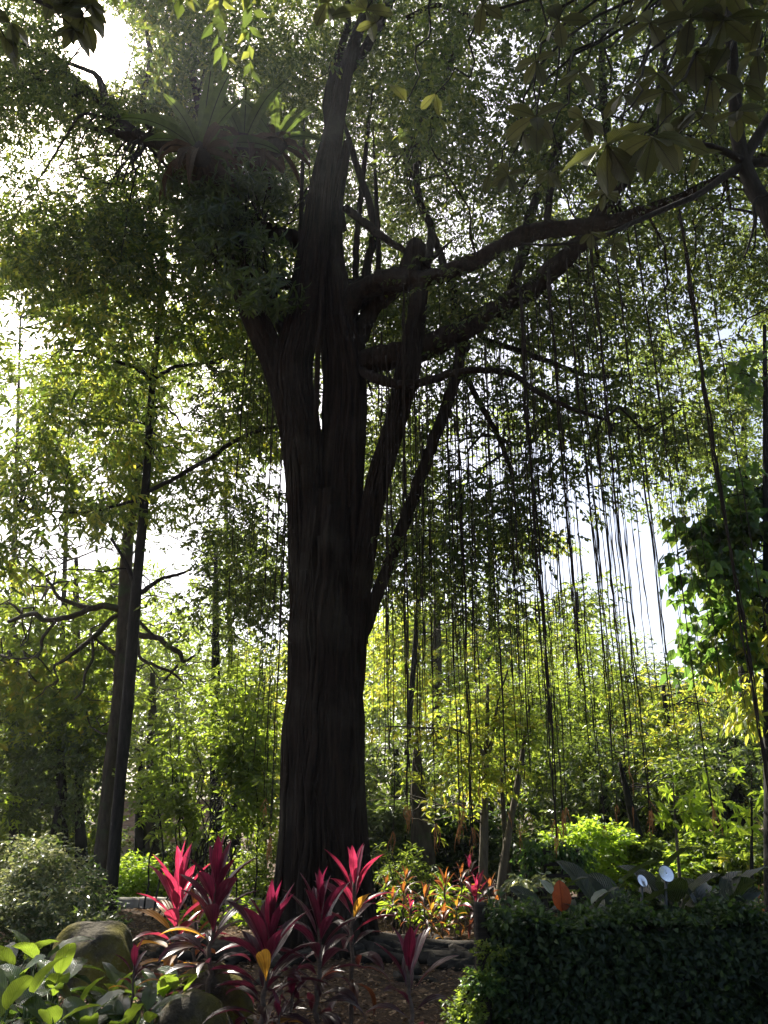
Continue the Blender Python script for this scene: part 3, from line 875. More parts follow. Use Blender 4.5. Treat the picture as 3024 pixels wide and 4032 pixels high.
# ------------------------------------------------------------------ plants that sit on the fig
def nest_fern(u, v, Y, fronds, L, label, seed):
    rng = np.random.default_rng(seed)
    p = P(u, v, Y)
    t = thing('nest_fern', label, 'fern', p, 'ferns perched in the fig')
    m = MB()
    m.tube(np.array([p + [0, .05, -.18], p + [0, .02, -.05], p + [0, 0, .1]]), [.1, .17, .12], 12, bark_lobes(rng, .3, (3, 7), 9))
    m.build('root_ball', M['root'], t)
    for k in range(fronds):
        az = k * 2.4 + rng.uniform(-.3, .3)
        f = MB()
        a = k / fronds
        blade(f, p + np.array([.05 * math.cos(az), .05 * math.sin(az), .02]), az, math.radians(78 - 55 * a + rng.uniform(-6, 6)), L * rng.uniform(.75, 1.1), L * .17, math.radians(35 + 50 * a), rng.uniform(0, .8) * a + .1, rng,
              .05, .3, .08, (.7, .6), rng.normal(0, .25), 12)
        f.build('frond', M['nest_leaf'], t, True, 'luv')
    d = MB()
    for k in range(int(fronds * 1.3)):
        az = k * 2.4 + 1
        blade(d, p + np.array([.13 * math.cos(az), .13 * math.sin(az), -.05]), az, math.radians(rng.uniform(-50, 5)), L * rng.uniform(.5, .9), L * .11, math.radians(rng.uniform(40, 90)), rng.random(), rng, .05, .6, .1, (.7, .6), rng.normal(0, .6), 10)
    d.build('dead_foliage', M['dead_leaf'], t, True, 'luv')['label'] = 'hanging dead brown fronds'
    return t


nest_fern(790, 600, 9.6, 15, 1.2, 'biggest bird nest fern, broad green fronds fanning out over the left limb of the fig', 31)
nest_fern(960, 560, 9.9, 12, 1.05, 'bird nest fern with dark upright fronds between the two brighter ferns', 32)
nest_fern(1085, 560, 10.0, 10, .85, 'bird nest fern with bright yellow green fronds nearest the fig stem', 33)


def perched_shrub():
    rng = np.random.default_rng(41)
    p = P(960, 900, 10.2)
    t = thing('perched_shrub', 'dark shrub of drooping long leaves growing on the left limb of the fig', 'shrub', p)
    C = patch_clusters([(680, 650, 1120, 800, 9.95, 10.4, .9), (660, 740, 1100, 980, 9.6, 10.1, .9), (800, 900, 1080, 1180, 9.5, 10.1, .9)], rng, .32, 1)
    C = C[(np.abs(proj(C)[0] - 900) < 260)]
    m = MB()
    sprays(m, C, .3, 4200, rng, L=.18, Wr=.28, per=8, tl=.14, droop=.6, T=T8, whorl=True)
    m.build('foliage', M['dark_leaf'], t, smooth=False)
    w = MB()
    for c in C[:50]:
        w.tube(wiggle(p, c, rng, 8, .2), np.linspace(.018, .005, 8), 5)
    w.build('branch', M['limb_bark'], t)
    d = MB()
    for k in range(60):
        a = P(rng.uniform(760, 1060), rng.uniform(720, 960), 9.9)
        d.tube(wiggle(a, a + [rng.normal(0, .1), rng.normal(0, .1), -rng.uniform(.3, .8)], rng, 6, .1), np.linspace(.012, .004, 6), 4)
    d.build('hanging_litter', M['root'], t)


perched_shrub()


# ------------------------------------------------------------------ trees
def make_tree(name, label, cat, rows, rects, n_leaves, mat, bark, seed, group=None, L=.12, Wr=.45, crad=.5, T=T4, whorl=False, branches=(), per=9, tl=.3, droop=.35, link=40, dens=1.5, reach=3.5, extra=None, lam=2.9):
    """rows: the trunk from the ground up (u, v, Y, width px); rects: where its leaves are; branches: the limbs one can see"""
    rng = np.random.default_rng(seed)
    r = np.array(rows, float)
    g = at_ground(r[0, 0], r[0, 2])
    x0 = P(r[0, 0], r[0, 1], r[0, 2])
    g[0] = x0[0]
    g[2] = float(ground_z(x0[0], x0[1]))
    t = thing(name, label, cat, g, group)
    p, rad = pix_path(rows, 40)
    if p[0][2] > g[2]:
        p = np.concatenate([[[p[0][0], p[0][1], g[2] - .1]], p])
        rad = np.concatenate([[rad[0] * 1.12], rad])
    m = MB()
    m.tube(p, rad, 16, bark_lobes(rng, .10, (3, 8), 2.0))
    m.build('trunk', M[bark], t)
    sk = [p[len(p) // 3:]]
    for b in branches:
        q, qr = pix_path(b, 26)
        q[1:] += rng.normal(0, 1, q[1:].shape) * qr[1:, None] * .12
        bm = MB()
        bm.tube(q, qr, 9, bark_lobes(rng, .12, (2, 5), 5))
        bm.build('limb', M[bark], t)
        sk.append(q[8:])
    C = patch_clusters(rects, rng, crad, dens)
    if len(C) == 0:
        return t
    c = MB()
    n_leaves = leaf_count(lam, L, Wr)
    sprays(c, C, crad * 1.45, n_leaves, rng, L=L, Wr=Wr, per=per, tl=tl, droop=droop, T=T, whorl=whorl)
    c.build('crown', M[mat], t, smooth=False)
    if extra:
        e = MB()
        CC = C[rng.permutation(len(C))[:max(2, int(len(C) * .25))]]
        sprays(e, CC, crad, extra[1], rng, L=L, Wr=Wr, per=per, tl=tl, droop=droop, T=T, whorl=whorl)
        e.build('lighter_foliage', M[extra[0]], t, smooth=False)
    sk = np.concatenate(sk)
    w = MB()
    for k in C[rng.permutation(len(C))[:link]]:
        d = np.linalg.norm(sk - k, axis=1) + .6 * np.maximum(sk[:, 2] - k[2], 0)
        i = int(d.argmin())
        if d[i] < reach:
            w.tube(wiggle(sk[i], k, rng, 9, .14, -.04), np.linspace(.006 + .006 * d[i], .004, 9), 5)
    if w.n:
        w.build('branchwork', M[bark], t)
    return t


# the slim dark tree on the left
make_tree('slim_tree', 'slim tree with a dark straight trunk standing behind the mossy boulder', 'tree',
          [(424, 3665, 12.2, 60), (434, 3560, 12.2, 52), (462, 3190, 12.2, 46), (491, 2880, 12.2, 45), (504, 2740, 12.2, 46), (520, 2552, 12.2, 43), (541, 2279, 12.2, 40), (574, 1914, 12.2, 32), (602, 1495, 12.2, 26), (629, 1258, 12.2, 24),
           (640, 1000, 12.2, 18), (650, 700, 12.2, 12)],
          [(-80, 760, 620, 1300, 10.8, 13.2, 1.3), (560, 880, 1120, 1300, 10.9, 12.6, 1.0), (-80, 1250, 480, 1760, 11.2, 13.2, 1.2), (520, 1250, 1110, 1800, 13.3, 14.5, .7), (60, 1480, 450, 2000, 11.6, 13.2, .6),
           (-80, 1700, 450, 2080, 11.4, 13.2, 1.0), (400, 1700, 640, 2080, 13.4, 14.6, .8), (-60, 1900, 250, 2420, 10.5, 11.5, .8), (480, 1700, 1120, 2000, 13.3, 14.5, .6), (430, -80, 700, 330, 10.4, 11.2, .8)],
          40000, 'long_leaf', 'dark_bark', 51, L=.155, Wr=.33, crad=.5, T=T8, per=8, tl=.3, droop=.5, link=90, reach=4.5, lam=2.3, extra=('yellow_leaf', 3000),
          branches=[[(598, 1500, 12.2, 22), (540, 1450, 12.1, 19), (492, 1435, 12, 17), (383, 1403, 11.9, 14), (280, 1375, 11.8, 10)], [(610, 1490, 12.2, 16), (692, 1444, 12.2, 14), (810, 1430, 12.2, 9)],
                    [(585, 1935, 12.2, 18), (692, 1881, 12.1, 18), (820, 1808, 12, 19), (911, 1745, 11.9, 16), (1010, 1700, 11.8, 14), (1115, 1668, 11.7, 10)],
                    [(560, 1960, 12.2, 14), (455, 1991, 12.1, 12), (337, 2018, 12, 9), (200, 2013, 11.9, 7), (73, 2000, 11.8, 5)], [(530, 2300, 12.2, 20), (492, 2210, 12.1, 14), (437, 2118, 12, 10)],
                    [(555, 2335, 12.2, 20), (628, 2283, 12.1, 15), (700, 2262, 12, 12), (756, 2242, 12, 7)]])
# the gnarled tree behind it
make_tree('gnarled_tree', 'grey trunked tree with crooked dark limbs just behind the slim dark tree', 'tree',
          [(380, 3560, 14.3, 60), (410, 3250, 14.3, 50), (430, 3050, 14.3, 48), (466, 2735, 14.3, 48), (489, 2370, 14.3, 48), (503, 2120, 14.3, 46), (540, 1900, 14.3, 32), (552, 1750, 14.3, 24)],
          [(-60, 2230, 520, 2620, 15.2, 16.8, .9), (540, 2300, 800, 2720, 15.2, 16.8, .8), (0, 2560, 480, 2950, 14.9, 16, .8)],
          9000, 'mid_leaf', 'grey_bark', 52, L=.165, Wr=.38, crad=.45, T=T8, whorl=True, per=8, tl=.12, droop=.45, link=50, reach=3, extra=('yellow_leaf', 1500),
          branches=[[(478, 2400, 14.3, 34), (452, 2390, 14.2, 30), (400, 2386, 14.1, 28), (345, 2400, 14, 26), (290, 2425, 13.9, 24), (220, 2440, 13.8, 22), (170, 2440, 13.8, 20), (135, 2416, 13.7, 18), (90, 2426, 13.7, 16), (30, 2450, 13.6, 13)],
                    [(350, 2397, 14, 20), (290, 2376, 14, 18), (230, 2352, 13.9, 16), (200, 2300, 13.9, 13), (150, 2250, 13.8, 9)], [(90, 2426, 13.7, 12), (60, 2390, 13.7, 10), (30, 2372, 13.7, 7)],
                    [(478, 2418, 14.3, 22), (440, 2435, 14.2, 20), (400, 2480, 14.1, 20), (350, 2525, 14, 18), (300, 2565, 13.9, 16), (245, 2605, 13.9, 13), (212, 2625, 13.8, 10), (230, 2675, 13.8, 6)],
                    [(362, 2520, 14, 14), (365, 2590, 13.9, 13), (335, 2650, 13.9, 12), (325, 2720, 13.8, 9), (290, 2755, 13.8, 6)], [(220, 2445, 13.8, 14), (170, 2510, 13.8, 13), (160, 2565, 13.8, 11), (115, 2592, 13.8, 9), (35, 2592, 13.7, 6)],
                    [(500, 2460, 14.3, 26), (545, 2500, 14.2, 26), (620, 2510, 14.1, 24), (660, 2545, 14, 22), (710, 2570, 14, 20), (720, 2605, 14, 15), (770, 2580, 14, 8)], [(540, 2520, 14.2, 15), (553, 2590, 14.1, 13), (610, 2620, 14, 12), (680, 2650, 14, 10), (725, 2690, 14, 6)],
                    [(700, 2620, 14, 10), (640, 2690, 14, 7)], [(540, 2440, 14.2, 16), (600, 2500, 14.1, 12)], [(480, 2590, 14.3, 22), (420, 2550, 14.2, 16), (370, 2510, 14.1, 8)]])

# the tree at the right edge whose limbs and big leaves hang over the camera
def overhanging_tree():
    rng = np.random.default_rng(62)
    Y = 4.6
    g = P(3500, 2000, Y + .3)
    g[2] = 0
    t = thing('big_leaf_tree', 'tree leaning in at the right edge, large olive leaves hanging before the sky', 'tree', g)
    m = MB()
    p, r = pix_path([(3440, 2300, Y + .2, 130), (3300, 1700, Y + .15, 105), (3150, 1180, Y + .1, 84), (3030, 850, Y, 70), (2955, 720, Y, 62), (2908, 560, Y, 55), (2892, 380, Y, 48), (2880, 180, Y, 42), (2860, -60, Y - .1, 38), (2800, -350, Y - .3, 34), (2700, -600, Y - .6, 24)], 50)
    p = np.concatenate([[g + [0, 0, -.1], g + [-.03, 0, .6]], p])
    r = np.concatenate([[r[0] * 1.2, r[0] * 1.1], r])
    m.tube(p, r, 16, bark_lobes(rng, .1, (3, 7), 3))
    m.build('trunk', M['dark_bark'], t)
    for rows in [[(2925, 640, Y, 46), (2970, 560, Y, 44), (3030, 460, Y, 40), (3100, 350, Y, 30)],
                 [(2925, 650, Y, 30), (2860, 690, Y - .05, 28), (2760, 760, Y - .1, 25), (2650, 810, Y - .15, 24), (2520, 865, Y - .2, 22), (2400, 920, Y - .3, 19), (2300, 950, Y - .35, 15), (2160, 965, Y - .4, 12), (2050, 958, Y - .45, 7)],
                 [(2930, 640, Y, 32), (2880, 610, Y - .1, 28), (2800, 575, Y - .2, 22), (2720, 560, Y - .3, 12), (2600, 540, Y - .4, 8)],
                 [(2945, 650, Y, 36), (2990, 640, Y, 34), (3080, 645, Y + .1, 28)],
                 [(3070, 760, Y - .4, 12), (2975, 785, Y - .4, 12), (2970, 880, Y - .4, 11), (2950, 960, Y - .4, 10), (2930, 1015, Y - .4, 7)]]:
        q, qr = pix_path(rows, 30)
        b = MB()
        b.tube(q, qr, 10, bark_lobes(rng, .1, (2, 5), 5))
        b.build('limb', M['dark_bark'], t)
    # whorls of leaves at the ends of thin twigs (u, v, Y, leaf px, leaves, downward)
    wh = [(2390, 570, 3.0, 290, 6), (2570, 540, 3.0, 270, 6), (2650, 560, 3.3, 190, 4), (2450, 370, 3.4, 170, 4), (2740, 440, 3.4, 200, 5), (2620, 360, 3.5, 170, 5), (2900, 440, 3.5, 170, 6), (2930, 330, 3.4, 160, 4), (2300, 470, 3.8, 130, 5),
          (2165, 675, 3.9, 105, 7), (2110, 460, 3.6, 180, 6), (2060, 520, 3.8, 130, 4), (2000, 690, 3.8, 120, 5), (1930, 680, 3.9, 100, 3), (2280, 280, 3.5, 150, 4), (2590, 290, 3.4, 170, 4), (2740, 220, 3.2, 200, 5), (2850, 80, 3.1, 230, 6),
          (2720, 70, 3.1, 210, 5), (2560, 90, 3.2, 190, 4), (2200, 80, 3.3, 170, 5), (2110, 240, 3.5, 150, 4), (1600, 400, 3.4, 190, 1), (1715, 370, 3.6, 110, 2), (2330, 920, 4.1, 95, 5), (2420, 960, 4.1, 100, 5), (2385, 760, 3.9, 110, 6),
          (2980, 200, 3.3, 190, 5), (2990, 60, 3.2, 200, 5), (1440, 40, 3.5, 170, 4), (1290, 10, 3.6, 160, 4), (2440, 100, 3.4, 150, 3), (1900, 20, 3.4, 150, 4), (2745, 610, 3.8, 120, 3), (1480, 90, 3.5, 130, 2), (2800, 300, 3.3, 200, 4), (2860, -60, 3.0, 240, 6), (2600, -60, 3.1, 200, 5)]
    f, tw = MB(), MB()
    for (u, v, Yw, Lp, n) in wh:
        Lp *= .8
        c = P(u, v, Yw)
        s = px(v, Yw)
        ph = rng.uniform(0, 6.28)
        for k in range(n):
            az = ph + k * 6.283 / max(n, 5) * (1 if n > 5 else 1.25) + rng.normal(0, .2)
            blade(f, c, az, math.radians(rng.uniform(-62, 8)), Lp * s * rng.uniform(.75, 1.05), Lp * s * rng.uniform(.34, .42), math.radians(rng.uniform(5, 35)), rng.uniform(0, 1), rng, .07, .22, .04, (1.05, .75), rng.normal(0, .4), 8)
        top = P(u + rng.uniform(60, 240), v - rng.uniform(300, 480), Yw + .1)
        tw.tube(wiggle(top, c, rng, 10, .10, .05), np.linspace(.008, .003, 10), 6)
        tw.tube(wiggle(P(2830, -380, Y - .3), top, rng, 8, .05, .05), np.linspace(.014, .008, 8), 6)
    f.build('foliage', M['olive_leaf'], t, True, 'luv')
    tw.build('twigs' if False else 'twig_growth', M['dark_bark'], t)


overhanging_tree()


def corner_tree():
    rng = np.random.default_rng(67)
    Y = 3.2
    g = P(-1500, 2000, 4.0)
    g[2] = 0
    t = thing('leafy_bough_tree', 'tree out on the left whose dark bough tip hangs into the top left corner', 'tree', g)
    m = MB()
    a = P(-300, -260, Y)
    top = np.array([g[0] + .15, g[1], a[2] - .2])
    m.tube(np.array([g + [0, 0, -.1], g * .6 + top * .4, top, top + [.1, 0, 1.2]]), [.14, .11, .08, .05], 12, bark_lobes(rng))
    m.build('trunk', M['dark_bark'], t)
    b = MB()
    b.tube(wiggle(top, a, rng, 10, .08, -.06), np.linspace(.04, .02, 10), 8)
    f = MB()
    for (u, v, Lp, n) in [(40, 90, 130, 5), (20, 150, 120, 4), (260, 20, 140, 6), (330, 70, 140, 6), (290, 110, 120, 5), (360, 20, 120, 4), (230, -60, 140, 6), (90, -60, 140, 6), (310, 0, 130, 5)]:
        c = P(u, v, Y)
        b.tube(wiggle(a, c, rng, 8, .06), np.linspace(.015, .004, 8), 5)
        for k in range(n):
            blade(f, c, rng.uniform(0, 6.28), math.radians(rng.uniform(-75, 0)), Lp * px(v, Y) * rng.uniform(.7, 1.1), Lp * px(v, Y) * .42, .4, .9, rng, .07, .2, .03, (.9, .8), rng.normal(0, .4), 6)
    b.build('limb', M['dark_bark'], t)
    f.build('foliage', M['olive_leaf'], t, True, 'luv')


corner_tree()


# woodland round the clearing: (label, u of trunk, crown rects, Y, leaves, leaf material, bark, leaf length, width ratio, options)
def wood_tree(label, u, Y, vtop, rects, n, mat, bark, tw, seed, L=.13, Wr=.48, lean=0, name='woodland_tree', group='trees round the clearing', T=T4, **kw):
    L *= .78 if T is T4 else 1
    g = at_ground(u, Y)
    vb = float(proj(g)[1])
    rows = [(u, vb, Y, tw * 1.25), (u + lean * .3, vb - (vb - vtop) * .35, Y, tw), (u + lean * .7, vb - (vb - vtop) * .7, Y, tw * .7), (u + lean, vtop, Y, tw * .3)]
    return make_tree(name, label, kw.pop('cat', 'tree'), rows, [(a, b, c, d, Y + e, Y + f, w) for (a, b, c, d, e, f, w) in rects], n, mat, bark, seed, group, L=L, Wr=Wr, T=T, **kw)


wood_tree('yellow green tree cut by the left edge, level with the gnarled limbs', 60, 16, 2500, [(-120, 2560, 330, 2960, -1.2, 1.2, 1)], 4500, 'yellow_leaf', 'dark_bark', 46, 101, L=.2, Wr=.36, T=T8, whorl=True, per=8, tl=.12)
wood_tree('bright green tree filling the space behind the crooked limbs', 300, 19, 2200, [(-100, 2230, 760, 2720, -1.5, 2, 1)], 9000, 'mid_leaf', 'grey_bark', 50, 102, L=.19, crad=.6)
wood_tree('tall feathery tree between the slim dark trunk and the fig', 850, 17.5, 2150, [(540, 2020, 1150, 2700, -1.5, 1.5, .9)], 12000, 'mid_leaf', 'dark_bark', 44, 103, L=.14, Wr=.34, crad=.5, per=14, tl=.55, droop=.2)
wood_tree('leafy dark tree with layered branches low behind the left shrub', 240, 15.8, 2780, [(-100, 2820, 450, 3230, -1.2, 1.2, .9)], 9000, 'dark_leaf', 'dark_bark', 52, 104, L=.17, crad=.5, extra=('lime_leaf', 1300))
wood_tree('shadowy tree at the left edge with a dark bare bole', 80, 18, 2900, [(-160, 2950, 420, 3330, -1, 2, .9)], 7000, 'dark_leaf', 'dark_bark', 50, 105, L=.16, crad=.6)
wood_tree('green tree crowding the slim dark trunk at mid height', 600, 17, 2650, [(380, 2640, 860, 3080, -1, 1.5, .9)], 9000, 'mid_leaf', 'grey_bark', 60, 106, L=.18, Wr=.4, crad=.5, extra=('lime_leaf', 900))
wood_tree('sunlit yellow tree seen just left of the fig trunk', 1030, 19.5, 2600, [(900, 2680, 1160, 3050, -1, 1.5, 1)], 5000, 'yellow_leaf', 'dark_bark', 40, 107, L=.16, crad=.5)
wood_tree('glowing yellow green tree behind the root curtain, right of the fig trunk', 1720, 20, 2250, [(1430, 2290, 2080, 2760, -1.5, 2, .9)], 11000, 'yellow_leaf', 'grey_bark', 56, 108, L=.17, crad=.6, extra=('lime_leaf', 3000))
wood_tree('feathery open topped tree against the bright gap of sky', 2330, 18.5, 2330, [(1980, 2360, 2420, 2760, -1.5, 1.5, .75), (2380, 2480, 2640, 2680, -1, 1, .6), (1900, 2640, 2560, 2900, -1, 1, .7)], 10000, 'mid_leaf', 'dark_bark', 46, 109, L=.15, Wr=.3, crad=.45, per=16, tl=.7, droop=.15, lean=-60)
wood_tree('mid green tree standing in the middle of the root curtain', 2010, 16.5, 2750, [(1760, 2720, 2420, 3130, -1.2, 1.2, .8)], 8000, 'mid_leaf', 'dark_bark', 40, 110, L=.15, crad=.5)
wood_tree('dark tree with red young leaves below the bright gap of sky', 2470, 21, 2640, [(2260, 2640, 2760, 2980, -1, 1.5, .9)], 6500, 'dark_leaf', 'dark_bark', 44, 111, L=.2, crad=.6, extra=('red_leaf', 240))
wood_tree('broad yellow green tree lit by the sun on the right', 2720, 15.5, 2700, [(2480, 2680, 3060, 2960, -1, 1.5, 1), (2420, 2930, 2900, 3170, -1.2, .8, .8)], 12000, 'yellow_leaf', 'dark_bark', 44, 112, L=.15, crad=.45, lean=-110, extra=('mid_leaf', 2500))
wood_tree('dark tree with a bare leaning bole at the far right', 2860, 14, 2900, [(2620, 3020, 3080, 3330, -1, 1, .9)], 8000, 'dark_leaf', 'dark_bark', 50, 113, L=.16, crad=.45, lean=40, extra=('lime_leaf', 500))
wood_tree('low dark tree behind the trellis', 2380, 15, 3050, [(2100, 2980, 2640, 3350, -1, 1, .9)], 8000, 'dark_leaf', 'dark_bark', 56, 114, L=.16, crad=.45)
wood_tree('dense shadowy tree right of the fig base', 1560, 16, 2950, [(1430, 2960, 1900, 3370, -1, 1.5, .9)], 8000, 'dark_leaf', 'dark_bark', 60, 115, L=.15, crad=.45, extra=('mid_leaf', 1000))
wood_tree('golden drooping tree at the right edge', 3060, 9.8, 2380, [(2930, 2420, 3100, 2900, -.6, .6, 1)], 2400, 'yellow_leaf', 'dark_bark', 60, 116, L=.15, Wr=.36, T=T8, crad=.3, droop=.9)
wood_tree('creeper hung tree with big heart shaped leaves along the right edge', 3040, 9.6, 1280, [(2780, 1330, 3110, 1700, -.5, .8, .8), (2700, 1850, 3110, 2330, -.6, .8, 1.0), (2740, 2280, 3110, 2560, -.6, .8, .9), (2540, 2040, 2760, 2150, -.3, .3, .4), (2680, 2380, 2820, 2640, -.3, .3, .5)],
          4600, 'creeper_leaf', 'dark_bark', 44, 117, lam=1.7, L=.14, Wr=.85, T=TH, crad=.34, per=5, tl=.3, droop=.6, lean=-30, extra=('dark_leaf', 1200))
# bright sprays hanging in front of the shadows, right of the fig trunk
wood_tree('slender pale stemmed young tree with glowing yellow sprays among the hanging roots', 1900, 12.6, 2700, [(1450, 2830, 1850, 3000, -1, .2, .8), (1620, 2960, 2000, 3080, -1, .2, .8), (1640, 3060, 1790, 3190, -.8, 0, .9), (1430, 3080, 1600, 3220, -.6, .2, .7), (1830, 2700, 2060, 2900, -.5, .6, .8)],
          5200, 'yellow_leaf', 'pale_bark', 34, 118, L=.11, Wr=.4, crad=.26, per=14, tl=.5, droop=.25, T=T8, lean=20, link=40, name='young_tree', branches=[[(1915, 3000, 12.6, 20), (1880, 2930, 12.5, 14), (1810, 2880, 12.3, 11), (1650, 2865, 12, 7), (1520, 2860, 11.8, 5)],
                                                                                                            [(1912, 3020, 12.6, 16), (1940, 2900, 12.6, 13), (1960, 2760, 12.6, 9), (2000, 2640, 12.6, 6)]])
wood_tree('thin leaning pole tree crossing right of the pale young tree', 1955, 12.9, 2780, [(2000, 2640, 2200, 2900, -.4, .4, .6)], 900, 'mid_leaf', 'pale_bark', 30, 119, L=.13, lean=130, name='young_tree', crad=.3, link=12)
wood_tree('thin grey pole tree nearly upright, rightmost of the three poles', 2010, 13.3, 3000, [(1900, 2900, 2080, 3060, -.3, .4, .5)], 700, 'mid_leaf', 'grey_bark', 26, 120, L=.13, lean=-40, name='young_tree', crad=.3, link=10)
wood_tree('stout grey bole behind the bronze cordylines', 1680, 13.4, 2950, [(1560, 2920, 1800, 3080, -.4, .5, .6)], 1300, 'dark_leaf', 'grey_bark', 92, 121, L=.14, lean=-40, crad=.35)
wood_tree('slanting dark bole behind the round discs', 2590, 13.2, 3000, [(2540, 2990, 2800, 3130, -.4, .4, .7)], 1500, 'mid_leaf', 'dark_bark', 44, 122, L=.14, lean=-150, crad=.35)
wood_tree('young tree with fresh light leaves standing in the right hand shade', 2690, 11.5, 3080, [(2600, 3120, 2790, 3260, -.3, .3, .8)], 420, 'lime_leaf', 'pale_bark', 14, 123, L=.16, Wr=.36, T=T8, whorl=True, per=7, tl=.1, lean=-40, name='young_tree', crad=.22, link=20)
wood_tree('young tree with fresh light leaves by the right edge', 2960, 11, 3040, [(2900, 3080, 3040, 3250, -.3, .3, .9)], 380, 'lime_leaf', 'dark_bark', 14, 124, L=.17, Wr=.36, T=T8, whorl=True, per=7, tl=.1, name='young_tree', crad=.22, link=20)
for k, (u, Y, lean, w, lab) in enumerate([(60, 16.6, 20, 40, 'thin dark bole nearest the left edge'), (190, 15.2, 60, 36, 'thin dark bole behind the variegated bush'), (325, 15.8, -20, 46, 'dark bole standing close left of the gnarled tree'),
                                          (548, 17, 6, 44, 'brown bole just right of the slim dark trunk, before the hut'), (1350 + 60, 15.5, -30, 40, 'thin bole close beside the right flank of the fig'), (2440, 14.6, 20, 34, 'dark bole right of the trellis'),
                                          (2830, 13.6, 20, 40, 'dark bole behind the big dark leaves, right of the discs'), (2940, 14.2, -40, 44, 'leaning dark bole at the far right, under golden leaves'), (2870, 15.4, 30, 30, 'thin dark bole beside the far right leaning one')]):
    wood_tree(lab, u, Y, 2960, [(u - 130, 2880, u + 130, 3080, -.6, .8, .8)], 1500, 'dark_leaf', 'dark_bark', w, 200 + k, L=.15, lean=lean, crad=.4, link=12)

wood_tree('tall airy tree rising behind the slim dark trunk, at the far left', 215, 18.5, 1600, [(-120, 1480, 720, 2330, -1.5, 1.5, .9)], 16000, 'mid_leaf', 'grey_bark', 24, 131, lam=3.4, L=.15, crad=.6, lean=60, droop=.4, link=60)
wood_tree('tall green tree closing the view at the left edge, behind the airy one', 20, 21, 1250, [(-160, 1050, 480, 2000, -1.5, 1.5, .9), (200, 1900, 1000, 2420, -1.5, 1.5, .8)], 16000, 'mid_leaf', 'dark_bark', 24, 135, lam=2.4, L=.17, crad=.6, lean=60, droop=.4, link=60)
wood_tree('broad green tree rising behind the root curtain to meet the hanging crown', 1930, 22, 2050, [(1450, 2080, 2350, 2560, -1.5, 1.5, .9)], 16000, 'mid_leaf', 'dark_bark', 24, 136, lam=2.4, extra=('yellow_leaf', 3000), L=.18, crad=.6, droop=.4, link=60)
wood_tree('tall airy tree rising between the slim dark trunk and the fig', 935, 19.5, 1500, [(520, 1420, 1180, 2330, -1.5, 1.5, .9)], 15000, 'mid_leaf', 'dark_bark', 24, 132, lam=2.9, L=.15, crad=.6, lean=-60, droop=.4, link=60)
wood_tree('tall lacy tree behind the root curtain, just right of the fig', 1570, 17.5, 1750, [(1420, 1650, 2150, 2380, -1.5, 1.5, .9)], 13000, 'mid_leaf', 'dark_bark', 24, 133, lam=2.6, L=.13, crad=.5, lean=120, droop=.4, link=60)
wood_tree('tall lacy tree at the right, its crown above the creeper hung tree', 2930, 16, 1400, [(2500, 1300, 3100, 1980, -1.5, 1.5, .9)], 11000, 'mid_leaf', 'dark_bark', 46, 134, lam=2.2, L=.13, crad=.5, droop=.4, link=60)


# green cane clump with hand-shaped leaves, left of the fig
def cane_clump():
    rng = np.random.default_rng(71)
    g = at_ground(830, 13.6)
    t = thing('cane_clump', 'clump of thin leaning green canes with soft layered leaves left of the fig', 'shrub', g)
    m = MB()
    C = []
    for k in range(26):
        a = g + [rng.normal(0, .5), rng.normal(0, .4), 0]
        a[2] = float(ground_z(a[0], a[1]))
        b = P(rng.uniform(640, 1120), rng.uniform(2620, 3120), rng.uniform(12.8, 14.4))
        p = wiggle(a, b, rng, 14, .05, -.05)
        m.tube(p, np.linspace(.016, .005, 14), 6)
        C.append(p[5:])
    m.build('cane', M['dark_bark'], t)
    C = np.concatenate(C)
    C = C[proj(C)[1] < 3260]
    C = np.concatenate([C, patch_clusters([(640, 2760, 1110, 3240, 12.6, 14.4, .6)], rng, .4, 1)])
    f = MB()
    sprays(f, C, .34, 11000, rng, L=.14, Wr=.42, per=10, tl=.4, droop=.2, T=T4, flat=.35)
    f.build('foliage', M['mid_leaf'], t, smooth=False)
    f = MB()
    sprays(f, C[::3], .34, 1500, rng, L=.14, Wr=.42, per=10, tl=.4, droop=.2, T=T4, flat=.35)
    f.build('lighter_foliage', M['lime_leaf'], t, smooth=False)


cane_clump()


# far trees beyond, each one on its own
def far_trees():
    rng = np.random.default_rng(81)
    names = ['rounded', 'loose', 'broad', 'ragged', 'narrow', 'spreading']
    spots = ['far beyond the left edge bush', 'far behind the gnarled tree', 'far behind the slim dark trunk', 'far behind the brown hut', 'far behind the canes', 'far left of the fig', 'far behind the fig trunk', 'far right of the fig trunk', 'far behind the stout grey bole',
             'far behind the pale young tree', 'far behind the pole trees', 'far behind the trellis', 'far under the bright gap of sky', 'far behind the round discs', 'far behind the sunlit yellow tree', 'far beyond the right edge']
    for k, u in enumerate(np.linspace(-250, 3300, 16)):
        Y = rng.uniform(25, 34)
        top = rng.uniform(2640, 2740) if u > 2150 else rng.uniform(2430, 2560)
        if 850 < u < 1150:
            top = 2600
        wood_tree(f'{names[k % 6]} tree {spots[k]}', u, Y, top + 60, [(u - 190, top, u + 190, top + 330, -2, 2, .8), (u - 210, top + 300, u + 210, 3120 if abs(u - 528) < 330 else 3290, -2, 2, .7)], 5200, ['mid_leaf', 'dark_leaf', 'yellow_leaf', 'mid_leaf'][k % 4], 'dark_bark', 30, 300 + k, L=.3, crad=.9, tl=.7,
                  group='trees far behind', link=14, reach=6)


far_trees()


